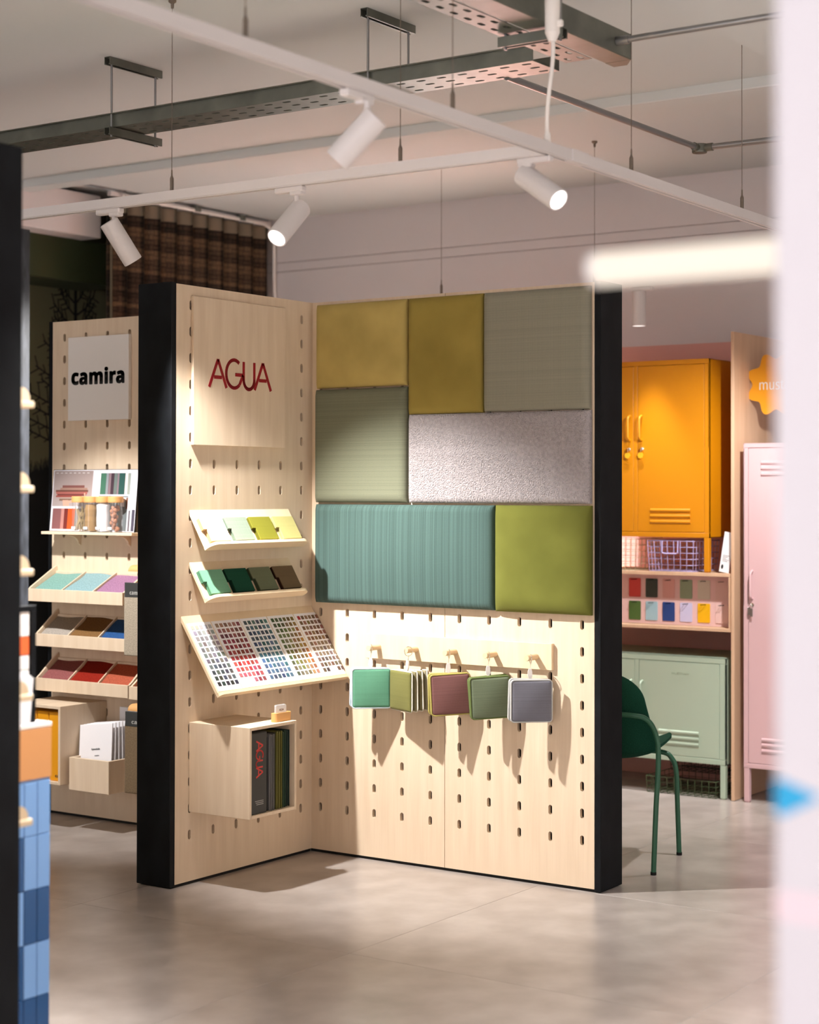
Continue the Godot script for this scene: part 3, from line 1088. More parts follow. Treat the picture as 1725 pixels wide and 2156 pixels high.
func sample_book(xf: Transform3D, z_hi: float, w: float, col: Color, under: Color, n: int, key: String, label: String, tex: Texture2D) -> void:
	# a stack of cloth leaves with a tab at the upper left, lying on a sloping shelf
	var at := xf * Vector3(0.08, 0.0, z_hi - w * 0.5)
	var b := thing("fabric_sample_book", at, label, "sample book", "fabric sample books on the sloping shelves")
	var mc := fabric(key, col, tex, 0.05)
	var mu := fabric(key + "_under", under, M.weave_fine, 0.05)
	for k in n:
		var th := 0.0034
		var m := MB.new()
		m.xf = xf
		var j := 0.0012 * sin(k * 2.3)
		var z1 := z_hi + j
		var z0 := z_hi - w + j * 0.5
		var poly := [Vector2(z0, 0.03), Vector2(z1, 0.03), Vector2(z1, 0.078), Vector2(z1 - 0.016, 0.079), Vector2(z1 - 0.016, 0.130), Vector2(z0, 0.130)]
		m.prism(poly, Vector3(0.016, 0.0005 + k * (th + 0.0003), 0), Z, X, Y, th)
		wpart("cloth_leaf", m, mc if k == n - 1 else mu, b)

func wing_a() -> void:
	# sign board
	var s := thing("sign_board", Vector3(0.007, 1.658, 0.474), "square birch sign board with four slim red capital letters", "sign")
	var m := MB.new()
	m.box(Vector3(0.0005, 1.658, 0.196), Vector3(0.014, 2.222, 0.752), 0.0012)
	wpart("board", m, M.birch_ply, s)
	m = MB.new()
	var red := mat("red_letters", rgb(150, 12, 28), 0.5)
	red_capitals(m, Vector3(0.014, 1.882, 0.663), -Z, Y, X, 0.373, 0.0135, 0.0012)
	wpart("lettering", m, red, s)

	# two small sloping shelves with sample books
	var rows := [[1.412, "upper small white sloping shelf under the sign with red letters", [["cream_cloth", rgb(238, 230, 196), rgb(214, 180, 130), "cream cloth sample book, leftmost on the upper sloping shelf"], ["sage_cloth", rgb(158, 172, 152), rgb(120, 136, 118), "grey green woven sample book, second on the upper sloping shelf"], ["moss_cloth", rgb(144, 142, 52), rgb(112, 108, 36), "olive green velvet sample book, third on the upper sloping shelf"], ["straw_cloth", rgb(204, 196, 128), rgb(186, 176, 118), "pale straw yellow sample book, rightmost on the upper sloping shelf"]]],
		[1.214, "lower small white sloping shelf, above the colour chart board", [["mint_cloth", rgb(132, 190, 156), rgb(98, 150, 118), "mint green sample book, leftmost on the lower sloping shelf"], ["forest_cloth", rgb(38, 86, 66), rgb(26, 58, 44), "dark forest green sample book, second on the lower sloping shelf"], ["lichen_cloth", rgb(124, 128, 100), rgb(76, 86, 62), "muted lichen green sample book, third on the lower sloping shelf"], ["bark_cloth", rgb(126, 104, 78), rgb(62, 38, 26), "brown grey sample book with dark edge, rightmost on the lower sloping shelf"]]]]
	for r in rows:
		var xf := slope(r[0], 0.082, 0.136)
		var sh := thing("sloping_shelf", Vector3(0.04, r[0] - 0.136, 0.457), r[1], "shelf", "small sloping shelves")
		m = MB.new()
		m.xf = xf
		m.box(Vector3(0.0, -0.012, 0.158), Vector3(0.158, 0.0, 0.757), 0.0012)
		wpart("tray", m, M.pale_birch, sh)
		m = MB.new()
		m.xf = xf
		m.prism(lip_poly(0.158, 0.757, 0.034, 0.042), Vector3(0.158, 0, 0), Z, Y, X, 0.012)
		wpart("front_lip", m, M.pale_birch, sh)
		var zs := [0.746, 0.604, 0.458, 0.312]
		for i in 4:
			var q: Array = r[2][i]
			sample_book(xf, zs[i], 0.128, q[1], q[2], 5, q[0], q[3], M.weave_streak if i == 1 else M.weave_fine)

	# sloping board with the five colour cards
	var e := slope(1.013, 0.184, 0.278)
	var bd := thing("chart_board", Vector3(0.1, 0.735, 0.4), "large sloping birch board that holds the cards of small colour chips", "shelf")
	m = MB.new()
	m.xf = e
	m.box(Vector3(0.0, -0.014, 0.006), Vector3(0.333, 0.0, 0.803), 0.0015)
	wpart("board", m, M.pale_birch, bd)
	m = MB.new()
	m.xf = e
	m.prism(lip_poly(0.006, 0.803, 0.013, 0.022), Vector3(0.333, 0, 0), Z, Y, X, 0.012)
	wpart("front_lip", m, M.pale_birch, bd)
	var pal := [[rgb(200, 198, 196), rgb(150, 140, 140), rgb(96, 96, 104), rgb(50, 50, 54)],
		[rgb(176, 124, 104), rgb(140, 34, 44), rgb(214, 52, 48), rgb(196, 96, 112)],
		[rgb(84, 92, 112), rgb(46, 66, 88), rgb(86, 132, 168), rgb(70, 84, 132)],
		[rgb(96, 104, 52), rgb(168, 156, 84), rgb(214, 158, 60), rgb(220, 196, 150)],
		[rgb(160, 118, 84), rgb(150, 98, 62), rgb(168, 138, 116), rgb(96, 72, 62)]]
	var names := ["white colour card of grey and black chips, leftmost on the sloping board", "white colour card of red and pink chips, second on the sloping board", "white colour card of blue chips, in the middle of the sloping board", "white colour card of green, yellow and orange chips on the sloping board", "white colour card of brown chips, rightmost on the sloping board"]
	var starts := [0.796, 0.656, 0.488, 0.319, 0.150]
	var chipm := mat("chip_colours", Color.WHITE, 0.7)
	chipm.vertex_color_use_as_albedo = true
	var paper := mat("white_card", rgb(238, 236, 238), 0.6)
	rng.seed = 5
	for i in 5:
		var z1: float = starts[i]
		var w := 0.134 if i == 0 else 0.163
		if i == 4:
			w = 0.142
		var cols := 5 if i == 0 else 6
		if i == 4:
			cols = 6
		var c := thing("colour_card", e * Vector3(0.17, 0.002, z1 - w * 0.5), names[i], "colour card", "colour cards on the sloping board")
		m = MB.new()
		m.xf = e
		m.box(Vector3(0.034, 0.0004, z1 - w), Vector3(0.326, 0.0016, z1))
		wpart("card", m, paper, c)
		m = MB.new()
		m.xf = e
		var pitch := 0.0243
		for r in 11:
			for k in cols:
				if i >= 1 and r == 10 and (k < 3 and i == 1 or i == 4 and (k == 2 or k == 3)):
					continue
				var u := float(r) / 10.0 * 3.0
				var p: Array = pal[i]
				var q: int = mini(int(u), 2)
				var col: Color = p[q].lerp(p[q + 1], u - q)
				if i == 1 and k > 3:
					col = col.lerp(rgb(120, 20, 40), 0.35)
				if i == 2:
					col = col.lerp(rgb(74, 132, 140), 0.12 * k)
				if i == 3:
					col = rgb(58, 78, 36).lerp(col, 0.35 + 0.1 * k).lerp(rgb(206, 92, 30), 0.16 * maxf(0, k - 2.0))
				if i == 4 and r == 0 and k == 0:
					col = rgb(190, 30, 30)
				col = col.lerp(Color(rng.randf(), rng.randf(), rng.randf()), 0.10)
				col = col.lightened(rng.randf() * 0.12) if rng.randf() > 0.5 else col.darkened(rng.randf() * 0.22)
				m.col = col.darkened(0.12).srgb_to_linear()
				var zz := z1 - 0.014 - k * 0.0256 * (0.97 if i != 4 else 0.92)
				var ss := 0.046 + r * pitch
				m.box(Vector3(ss, 0.0016, zz - 0.0165), Vector3(ss + 0.0165, 0.0026, zz))
		var sw := wpart("colour_chips", m, chipm, c)
		sw.set_meta("kind", "stuff")

	# plywood box with the binder and books
	var bx := thing("wall_box", Vector3(0.15, 0.274, 0.618), "open birch plywood box on the corner stand, holding binders", "box", "plywood boxes hung on the stands")
	m = MB.new()
	m.box(Vector3(0.0005, 0.274, 0.745), Vector3(0.298, 0.611, 0.757), 0.001)
	wpart("side_panel", m, M.birch_ply, bx)
	m = MB.new()
	m.box(Vector3(0.0005, 0.274, 0.479), Vector3(0.298, 0.611, 0.491), 0.001)
	wpart("side_panel", m, M.birch_ply, bx)
	m = MB.new()
	m.box(Vector3(0.0005, 0.5995, 0.491), Vector3(0.298, 0.611, 0.745), 0.0008)
	wpart("top_panel", m, M.birch_ply, bx)
	m = MB.new()
	m.box(Vector3(0.0005, 0.274, 0.491), Vector3(0.298, 0.286, 0.745), 0.0008)
	wpart("bottom_panel", m, M.birch_ply, bx)
	m = MB.new()
	m.box(Vector3(0.0005, 0.286, 0.491), Vector3(0.008, 0.5995, 0.745))
	wpart("inner_back", m, M.birch_ply, bx)
	var bn := thing("binder", Vector3(0.16, 0.2865, 0.69), "charcoal binder with red capitals down its spine, in the plywood box", "binder")
	m = MB.new()
	m.box(Vector3(0.03, 0.2865, 0.644), Vector3(0.288, 0.588, 0.7365), 0.003)
	wpart("cover", m, mat("charcoal_cover", rgb(52, 53, 52), 0.6), bn)
	m = MB.new()
	red_capitals(m, Vector3(0.288, 0.556, 0.708), -Y, -Z, X, 0.135, 0.006, 0.0006)
	wpart("spine_letters", m, mat("spine_red", rgb(205, 52, 46), 0.5), bn)
	m = MB.new()
	for k in 3:
		m.box(Vector3(0.288, 0.333 - k * 0.0065, 0.665), Vector3(0.2884, 0.3350 - k * 0.0065, 0.714 - 0.004 * k))
	wpart("small_print", m, mat("pale_print", rgb(176, 176, 170), 0.6), bn)
	var books := [[0.640, 0.624, 0.560, 0.276, rgb(40, 40, 40), "thin black sample book beside the charcoal binder"], [0.622, 0.598, 0.572, 0.286, rgb(104, 102, 98), "grey cloth sample book in the plywood box"], [0.596, 0.586, 0.575, 0.28, rgb(58, 56, 50), "thin dark grey sample book between the grey and olive ones"], [0.584, 0.548, 0.578, 0.284, rgb(96, 92, 34), "olive sample book in the plywood box"], [0.546, 0.522, 0.574, 0.28, rgb(44, 66, 48), "dark green sample book in the plywood box"], [0.520, 0.494, 0.576, 0.276, rgb(30, 48, 40), "very dark green sample book against the box side"]]
	for k in books.size():
		var q: Array = books[k]
		var b := thing("sample_book", Vector3(0.15, 0.2865, (q[0] + q[1]) * 0.5), q[5], "sample book", "books in the plywood box")
		var n := maxi(2, int((q[0] - q[1]) / 0.006))
		for i in n:
			m = MB.new()
			var z0 := lerpf(q[1], q[0], float(i) / n)
			var z1 := lerpf(q[1], q[0], float(i + 1) / n) - 0.0008
			m.box(Vector3(0.04, 0.2865, z0), Vector3(q[3] - 0.004 * (i % 2), q[2] - 0.003 * (i % 3), z1), 0.0012)
			wpart("leaf", m, mat("book_%d_%d" % [k, i % 2], q[4] if i % 2 == 0 else q[4].lightened(0.10), 0.9), b)
	var ch := thing("card_holder", Vector3(0.262, 0.611, 0.529), "small tan wooden card holder on top of the plywood box", "card holder")
	m = MB.new()
	var st := []
	st.append_array(arc(Vector2(0.037, 0), 0.013, 0.015, -90, 90, 8))
	st.append_array(arc(Vector2(-0.037, 0), 0.013, 0.015, 90, 270, 8))
	m.prism(st, Vector3.ZERO, Z, X, Y, 0.033)
	part("block", m, M.tan_wood, ch)
	for k in 3:
		var cd := thing("name_card", Vector3(0.258 + 0.004 * k, 0.645, 0.533), ["white rounded name card at the back of the tan holder", "white rounded name card in the middle of the tan holder", "front white name card with tiny brown capitals in the tan holder"][k], "card", "name cards in the tan holder")
		m = MB.new()
		var rr := [Vector2(-0.031, -0.004), Vector2(0.031, -0.004)]
		rr.append_array(arc(Vector2(0.026, 0.024), 0.005, 0.005, 0, 90, 5))
		rr.append_array(arc(Vector2(-0.026, 0.024), 0.005, 0.005, 90, 180, 5))
		m.prism(rr, Vector3(0, -0.0005 * k, 0.001 * k), Z, Y, X, 0.0012)
		part("card", m, paper, cd)
		if k == 2:
			m = MB.new()
			red_capitals(m, Vector3(0.0013, 0.006, 0.013), -Z, Y, X, 0.026, 0.0014, 0.0003)
			part("lettering", m, mat("brown_print", rgb(120, 84, 60), 0.6), cd)

# ------------------------------------------------------------------ wing B
func wing_b() -> void:
	var defs := [["mustard_velvet", rgb(194, 172, 104), null, 0.034, 0.036, 0.489, 1.905, 2.248, "square mustard olive velvet wall pad, top left"],
		["olive_velvet", rgb(158, 138, 70), null, 0.034, 0.497, 0.845, 1.788, 2.248, "upright dark olive velvet wall pad, top middle"],
		["taupe_weave", rgb(154, 150, 132), M.weave_fine, 0.036, 0.851, 1.313, 1.790, 2.248, "square taupe grey woven wall pad, top right"],
		["sage_weave", rgb(128, 130, 108), M.weave_loose, 0.04, 0.034, 0.491, 1.438, 1.899, "sage green woven wall pad, middle left"],
		["boucle", rgb(184, 176, 176), null, 0.036, 0.499, 1.315, 1.438, 1.787, "wide off-white boucle wall pad, middle right"],
		["teal_weave", rgb(88, 112, 106), M.weave_streak, 0.042, 0.036, 0.898, 1.028, 1.430, "wide teal streaky woven wall pad, bottom left"],
		["lime_felt", rgb(112, 114, 52), null, 0.046, 0.904, 1.318, 1.025, 1.431, "plump lime green wall pad, bottom right"]]
	for d in defs:
		var mm := fabric(d[0], d[1], d[2], 0.16 if d[0] != "teal_weave" else 0.42, 0.4)
		if d[0] == "boucle":
			tri_tex(mm, noise_tex(51, 0.09, 256, [Color(0.86, 0.86, 0.86), Color(1, 1, 1)]), Vector3.ONE * 2.2)
			mm.normal_enabled = true
			mm.normal_texture = noise_tex(52, 0.11, 512, [], true, 10.0)
			mm.normal_scale = 1.0
		elif d[2] == null:
			tri_tex(mm, noise_tex(53, 0.008, 256, [Color(0.86, 0.86, 0.84), Color(1, 1, 1)]), Vector3.ONE * 1.5)
		var p := thing("wall_pad", Vector3((d[4] + d[5]) * 0.5, d[6], 0.001), d[8], "wall pad", "upholstered pads on the stand")
		var w: float = d[5] - d[4]
		var h: float = d[7] - d[6]
		var m := MB.new()
		var soft := 0.06 if d[0] == "lime_felt" else 0.03
		m.pad(Vector3(-w * 0.5, 0, 0.004), X, Y, Z, w, h, d[3] - 0.004, soft, 0.006, 28)
		part("cushion", m, mm, p)
		m = MB.new()
		m.box(Vector3(-w * 0.5 + 0.012, 0.012, 0.0), Vector3(w * 0.5 - 0.012, h - 0.012, 0.006))
		part("backing_board", m, M.dark_void, p)

	# peg rail
	var r := thing("peg_rail", Vector3(0.72, 0.812, 0.001), "pale birch peg rail with five round pegs below the green pads", "peg rail")
	var m := MB.new()
	m.box(Vector3(0.287, 0.812, 0.0005), Vector3(1.150, 0.912, 0.018), 0.0012)
	wpart("back_board", m, M.pale_birch, r)
	var px := [0.353, 0.534, 0.717, 0.900, 1.083]
	for x in px:
		m = MB.new()
		m.lathe([Vector2(0.0115, 0), Vector2(0.0115, 0.071), Vector2(0.0105, 0.073), Vector2(0, 0.073)], Vector3(x, 0.860, 0.018), Z, 20)
		wpart("peg", m, mat("peg_wood", rgb(226, 196, 156), 0.55), r)

	# bundles of sample cushions on rings
	var sets := [[0.352, 42.0, [["jade", rgb(112, 172, 140)], ["ice_blue", rgb(196, 212, 224)]], rgb(206, 220, 230), "bundle of sample cushions on the first peg, jade green in front", 0.002],
		[0.534, -24.0, [["moss", rgb(134, 132, 78)], ["drab", rgb(150, 140, 104)], ["khaki", rgb(142, 132, 92)], ["stone", rgb(170, 160, 130)]], rgb(226, 220, 206), "bundle of sample cushions on the second peg, turned sideways, moss green in front", 0.0],
		[0.722, 43.0, [["plum", rgb(142, 100, 96)], ["citron", rgb(178, 170, 92)]], rgb(172, 160, 84), "bundle of sample cushions on the third peg, plum brown in front", 0.05],
		[0.903, 43.0, [["fern_grey", rgb(126, 138, 112)], ["leaf", rgb(112, 128, 70)]], rgb(98, 114, 60), "bundle of sample cushions on the fourth peg, grey green in front", 0.05],
		[1.088, 41.0, [["slate", rgb(132, 132, 142)], ["mist", rgb(182, 180, 172)]], rgb(190, 190, 186), "bundle of sample cushions on the fifth peg, slate grey in front", 0.0]]
	for i in 5:
		var q: Array = sets[i]
		var t := thing("sample_cushion_bundle", Vector3(q[0], 0.862, 0.074), q[4], "sample cushions", "bundles of sample cushions on pegs", deg_to_rad(q[1]))
		m = MB.new()
		var ring := []
		for k in 20:
			var a := TAU * k / 20
			ring.append(Vector3(0.003, -0.006 + 0.0185 * cos(a), 0.0185 * sin(a)))
		m.tube(ring, 0.0015, 6, true)
		part("ring", m, M.chrome, t)
		m = MB.new()
		m.tube([Vector3(0.003, -0.022, 0.0), Vector3(0.0, -0.052, 0.002)], 0.0014, 6)
		part("link", m, M.chrome, t)
		m = MB.new()
		m.prism([Vector2(-0.008, -0.052), Vector2(-0.005, -0.042), Vector2(0.005, -0.042), Vector2(0.008, -0.052), Vector2(0.009, -0.068), Vector2(0.003, -0.082), Vector2(-0.003, -0.082), Vector2(-0.009, -0.068)], Vector3(0, 0, 0.0), X, Y, Z, 0.006)
		part("white_clip", m, M.white_paint, t)
		var n: int = q[2].size()
		var lean: float = q[5]
		for k in n:
			var one_: Array = q[2][k]
			var cm := fabric("cushion_" + one_[0], one_[1], M.weave_loose if one_[0] in ["plum", "fern_grey", "slate"] else M.weave_fine, 0.09, 0.3)
			var pipe := mat("piping_%d" % i, q[3], 0.8)
			var b := Basis(Z, lean + 0.03 * k * (1 if i % 2 else -1)) * Basis(Y, (-0.10 * k if i == 1 else 0.0))
			var zo := 0.030 - k * 0.031
			var c := pm("cushion", cushion_mesh(0.152, 0.152, 0.024), cm, t)
			c.transform = Transform3D(b, Vector3(0.0, -0.083, zo)) 
			m = MB.new()
			for s in [0.002, -0.002] if n < 3 else [0.0]:
				var lo := []
				var hw := 0.0775
				var rc := 0.012
				for cr in [[1, 1, 0], [-1, 1, 90], [-1, -1, 180], [1, -1, 270]]:
					for a2 in arc(Vector2(cr[0] * (hw - rc), cr[1] * (hw - rc)), rc, rc, cr[2], cr[2] + 90, 4):
						lo.append(Vector3(a2.x, a2.y - 0.076, s * 3.2 + 0.0015 * sin(a2.x * 60.0)))
				m.tube(lo, 0.0030, 6, true)
			part("piping", m, pipe, c)

func cushion_mesh(w: float, h: float, t: float) -> ArrayMesh:
	var m := MB.new()
	m.pad(Vector3(-w * 0.5, -h, 0), X, Y, Z, w, h, t * 0.46, 0.011, t * 0.26, 20)
	m.pad(Vector3(w * 0.5, -h, 0), -X, Y, -Z, w, h, t * 0.46, 0.011, t * 0.26, 20)
	return m.mesh()

# ------------------------------------------------------------------ left stand
func rounded(w: float, h: float, r: float, n := 6) -> Array:
	var p := []
	p.append_array(arc(Vector2(w * 0.5 - r, h * 0.5 - r), r, r, 0, 90, n))
	p.append_array(arc(Vector2(-w * 0.5 + r, h * 0.5 - r), r, r, 90, 180, n))
	p.append_array(arc(Vector2(-w * 0.5 + r, -h * 0.5 + r), r, r, 180, 270, n))
	p.append_array(arc(Vector2(w * 0.5 - r, -h * 0.5 + r), r, r, 270, 360, n))
	return p

func fabric_tray(x0: float, x1: float, yf: float, yb: float, zf: float, cols: Array, keys: Array, names: Array, label: String) -> void:
	# sloping compartment tray: front lip at zf, back against the panel
	var t := thing("sample_tray", Vector3((x0 + x1) * 0.5, yf - 0.055, zf * 0.5), label, "tray", "sloping sample trays on the left stand")
	var e := Vector3(0, yb - 0.055 - (yf - 0.055), -zf)
	var m := MB.new()
	m.box(Vector3(x0, yf - 0.056, zf - 0.012), Vector3(x1, yf, zf), 0.001)
	wpart("front_panel", m, M.birch_ply, t)
	var ln := e.length()
	var xf := Transform3D(Basis(X, -(e.normalized().cross(X)), -e.normalized()), Vector3(0, yf - 0.05, zf))
	if xf.basis.y.y < 0.0:
		xf.basis = Basis(X, e.normalized().cross(X), -e.normalized())
	if xf.basis.determinant() < 0.0:
		xf.basis.y = -xf.basis.y
	var up := Vector3(0, 1, 0)
	for x in [x0, x1 - 0.010]:
		m = MB.new()
		var poly := [Vector2(zf - 0.012, yf - 0.056), Vector2(zf - 0.012, yf), Vector2(zf - 0.03, yf + 0.012), Vector2(0.006, yb + 0.012), Vector2(0.001, yb), Vector2(0.001, yb - 0.06)]
		m.prism(poly, Vector3(x, 0, 0), Z, Y, X, 0.010)
		wpart("side_panel", m, M.birch_ply, t)
	m = MB.new()
	m.prism([Vector2(zf - 0.012, yf - 0.056), Vector2(zf - 0.012, yf - 0.046), Vector2(0.012, yb - 0.05), Vector2(0.012, yb - 0.06)], Vector3(x0 + 0.01, 0, 0), Z, Y, X, x1 - x0 - 0.02)
	wpart("base_panel", m, M.birch_ply, t)
	m = MB.new()
	m.box(Vector3(x0 + 0.01, yb - 0.06, 0.001), Vector3(x1 - 0.01, yb - 0.012, 0.012), 0.001)
	wpart("back_panel", m, M.birch_ply, t)
	var w := (x1 - x0 - 0.02) / cols.size()
	for k in cols.size():
		var xa := x0 + 0.01 + w * k
		if k > 0:
			m = MB.new()
			m.prism([Vector2(zf - 0.012, yf - 0.05), Vector2(zf - 0.012, yf - 0.006), Vector2(0.012, yb - 0.008), Vector2(0.012, yb - 0.055)], Vector3(xa - 0.003, 0, 0), Z, Y, X, 0.006)
			wpart("divider", m, M.birch_ply, t)
		# a pile of cloth squares lies in each compartment, its top slightly wavy
		var p := thing("fabric_square_pile", Vector3(xa + w * 0.5, yf - 0.03, zf * 0.5), names[k], "fabric squares", "piles of fabric squares in the trays")
		m = MB.new()
		var n := 10
		var g := []
		for i in n + 1:
			var row := []
			for j in n + 1:
				var fx := float(i) / n
				var fz := float(j) / n
				var y := lerpf(yf - 0.012, yb - 0.022, fz) + 0.004 * sin(fx * 5.0 + k * 2.0) * sin(fz * 4.0 + k) + (0.008 * pow(fz, 6.0) * pow(1.0 - fx, 2.0) if k == 1 else 0.0)
				row.append(Vector3(lerpf(xa + 0.006, xa + w - 0.006, fx), y, lerpf(zf - 0.016, 0.016, fz)))
			g.append(row)
		for i in n:
			for j in n:
				m.stri(g[i][j], g[i + 1][j], g[i + 1][j + 1], up, up, up)
				m.stri(g[i][j], g[i + 1][j + 1], g[i][j + 1], up, up, up)
		for i in n:
			for q in [[g[i][0], g[i + 1][0], Z], [g[i][n], g[i + 1][n], -Z], [g[0][i], g[0][i + 1], -X], [g[n][i], g[n][i + 1], X]]:
				m.quad(q[0], q[1], q[1] - Y * 0.02, q[0] - Y * 0.02, q[2])
		wpart("top_cloth", m, fabric("square_" + keys[k], cols[k], M.fleck, 0.12), p)
		m = MB.new()
		m.prism([Vector2(zf - 0.017, yf - 0.0455), Vector2(zf - 0.017, yf - 0.02), Vector2(0.017, yb - 0.032), Vector2(0.017, yb - 0.0485)], Vector3(xa + 0.008, 0, 0), Z, Y, X, w - 0.016)
		wpart("lower_cloths", m, fabric("square_" + keys[k], cols[k], M.fleck, 0.12), p)

func mood_picture() -> ImageTexture:
	var w := 640
	var h := 336
	var im := Image.create(w, h, false, Image.FORMAT_RGB8)
	im.fill(rgb(226, 224, 232))
	var f := func(x: int, y: int, a: int, b: int, c: Color) -> void: im.fill_rect(Rect2i(x, y, a, b), c)
	for y in 196:
		f.call(6, 4 + y, 300, 1, rgb(150, 134, 130).lerp(rgb(168, 154, 150), y / 196.0))
	for x in 8:
		f.call(20 + x * 34, 14, 18, 4, rgb(206, 200, 200))
	# pile of folded cloths on a raised hand
	var cl := [[76, 84, 170, 18, rgb(120, 76, 70)], [60, 98, 210, 14, rgb(150, 118, 104)], [26, 110, 250, 12, rgb(104, 66, 56)], [30, 120, 240, 14, rgb(158, 92, 84)], [40, 132, 222, 10, rgb(110, 56, 52)], [30, 140, 200, 10, rgb(142, 70, 62)], [62, 150, 190, 10, rgb(168, 146, 134)], [58, 158, 170, 12, rgb(124, 96, 80)]]
	for q in cl:
		f.call(q[0], q[1], q[2], q[3], q[4])
	var skin := rgb(202, 158, 136)
	for y in range(166, 200):
		f.call(84 + int((y - 166) * 0.25), y, 46, 1, skin)
	draw_line(im, Vector2(120, 178), Vector2(206, 164), 7, skin)
	draw_line(im, Vector2(196, 168), Vector2(266, 176), 6, skin)
	draw_line(im, Vector2(264, 174), Vector2(250, 130), 5, skin)
	# lower left strip of cloths
	f.call(4, 204, 306, 130, rgb(232, 230, 236))
	var st := [[14, 66, rgb(130, 84, 84)], [80, 24, rgb(186, 130, 120)], [104, 28, rgb(112, 44, 38)], [132, 54, rgb(204, 84, 34)], [186, 28, rgb(122, 112, 106)], [214, 90, rgb(150, 134, 110)]]
	for q in st:
		f.call(q[0], 212, q[1], 114, q[2])
		for k in 5:
			f.call(q[0] + int(q[1] * k / 5.0), 212, 1, 114, q[2].darkened(0.18))
	# right page
	var ri := [[366, 40, rgb(60, 104, 84)], [406, 18, rgb(128, 136, 140)], [424, 20, rgb(122, 102, 108)], [444, 22, rgb(60, 42, 52)], [466, 24, rgb(96, 108, 104)], [490, 14, rgb(126, 108, 116)], [504, 44, rgb(34, 74, 68)], [548, 22, rgb(220, 206, 200)], [570, 20, rgb(142, 150, 142)]]
	for q in ri:
		f.call(q[0], 18, q[1], 116, q[2])
		f.call(q[0], 18, 2, 116, q[2].darkened(0.25))
	f.call(360, 142, 220, 190, rgb(34, 72, 66))
	for k in 7:
		f.call(368 + k * 10, 142, 2, 190, rgb(156, 190, 186))
	f.call(448, 142, 132, 190, rgb(116, 124, 126))
	f.call(478, 152, 60, 80, rgb(128, 136, 140))
	for y in range(150, 200):
		var t := (y - 150) / 50.0
		f.call(int(536 - 14 * sin(PI * t * 0.8)), y, int(30 + 10 * (1 - t)), 1, rgb(224, 218, 222))
	f.call(566, 152, 14, 60, rgb(112, 76, 58))
	f.call(590, 220, 12, 112, rgb(96, 88, 92))
	f.call(604, 220, 8, 112, rgb(232, 230, 236))
	f.call(614, 216, 22, 116, rgb(70, 66, 80))
	f.call(308, 4, 2, 200, rgb(160, 152, 154))
	im.generate_mipmaps()
	return ImageTexture.create_from_image(im)

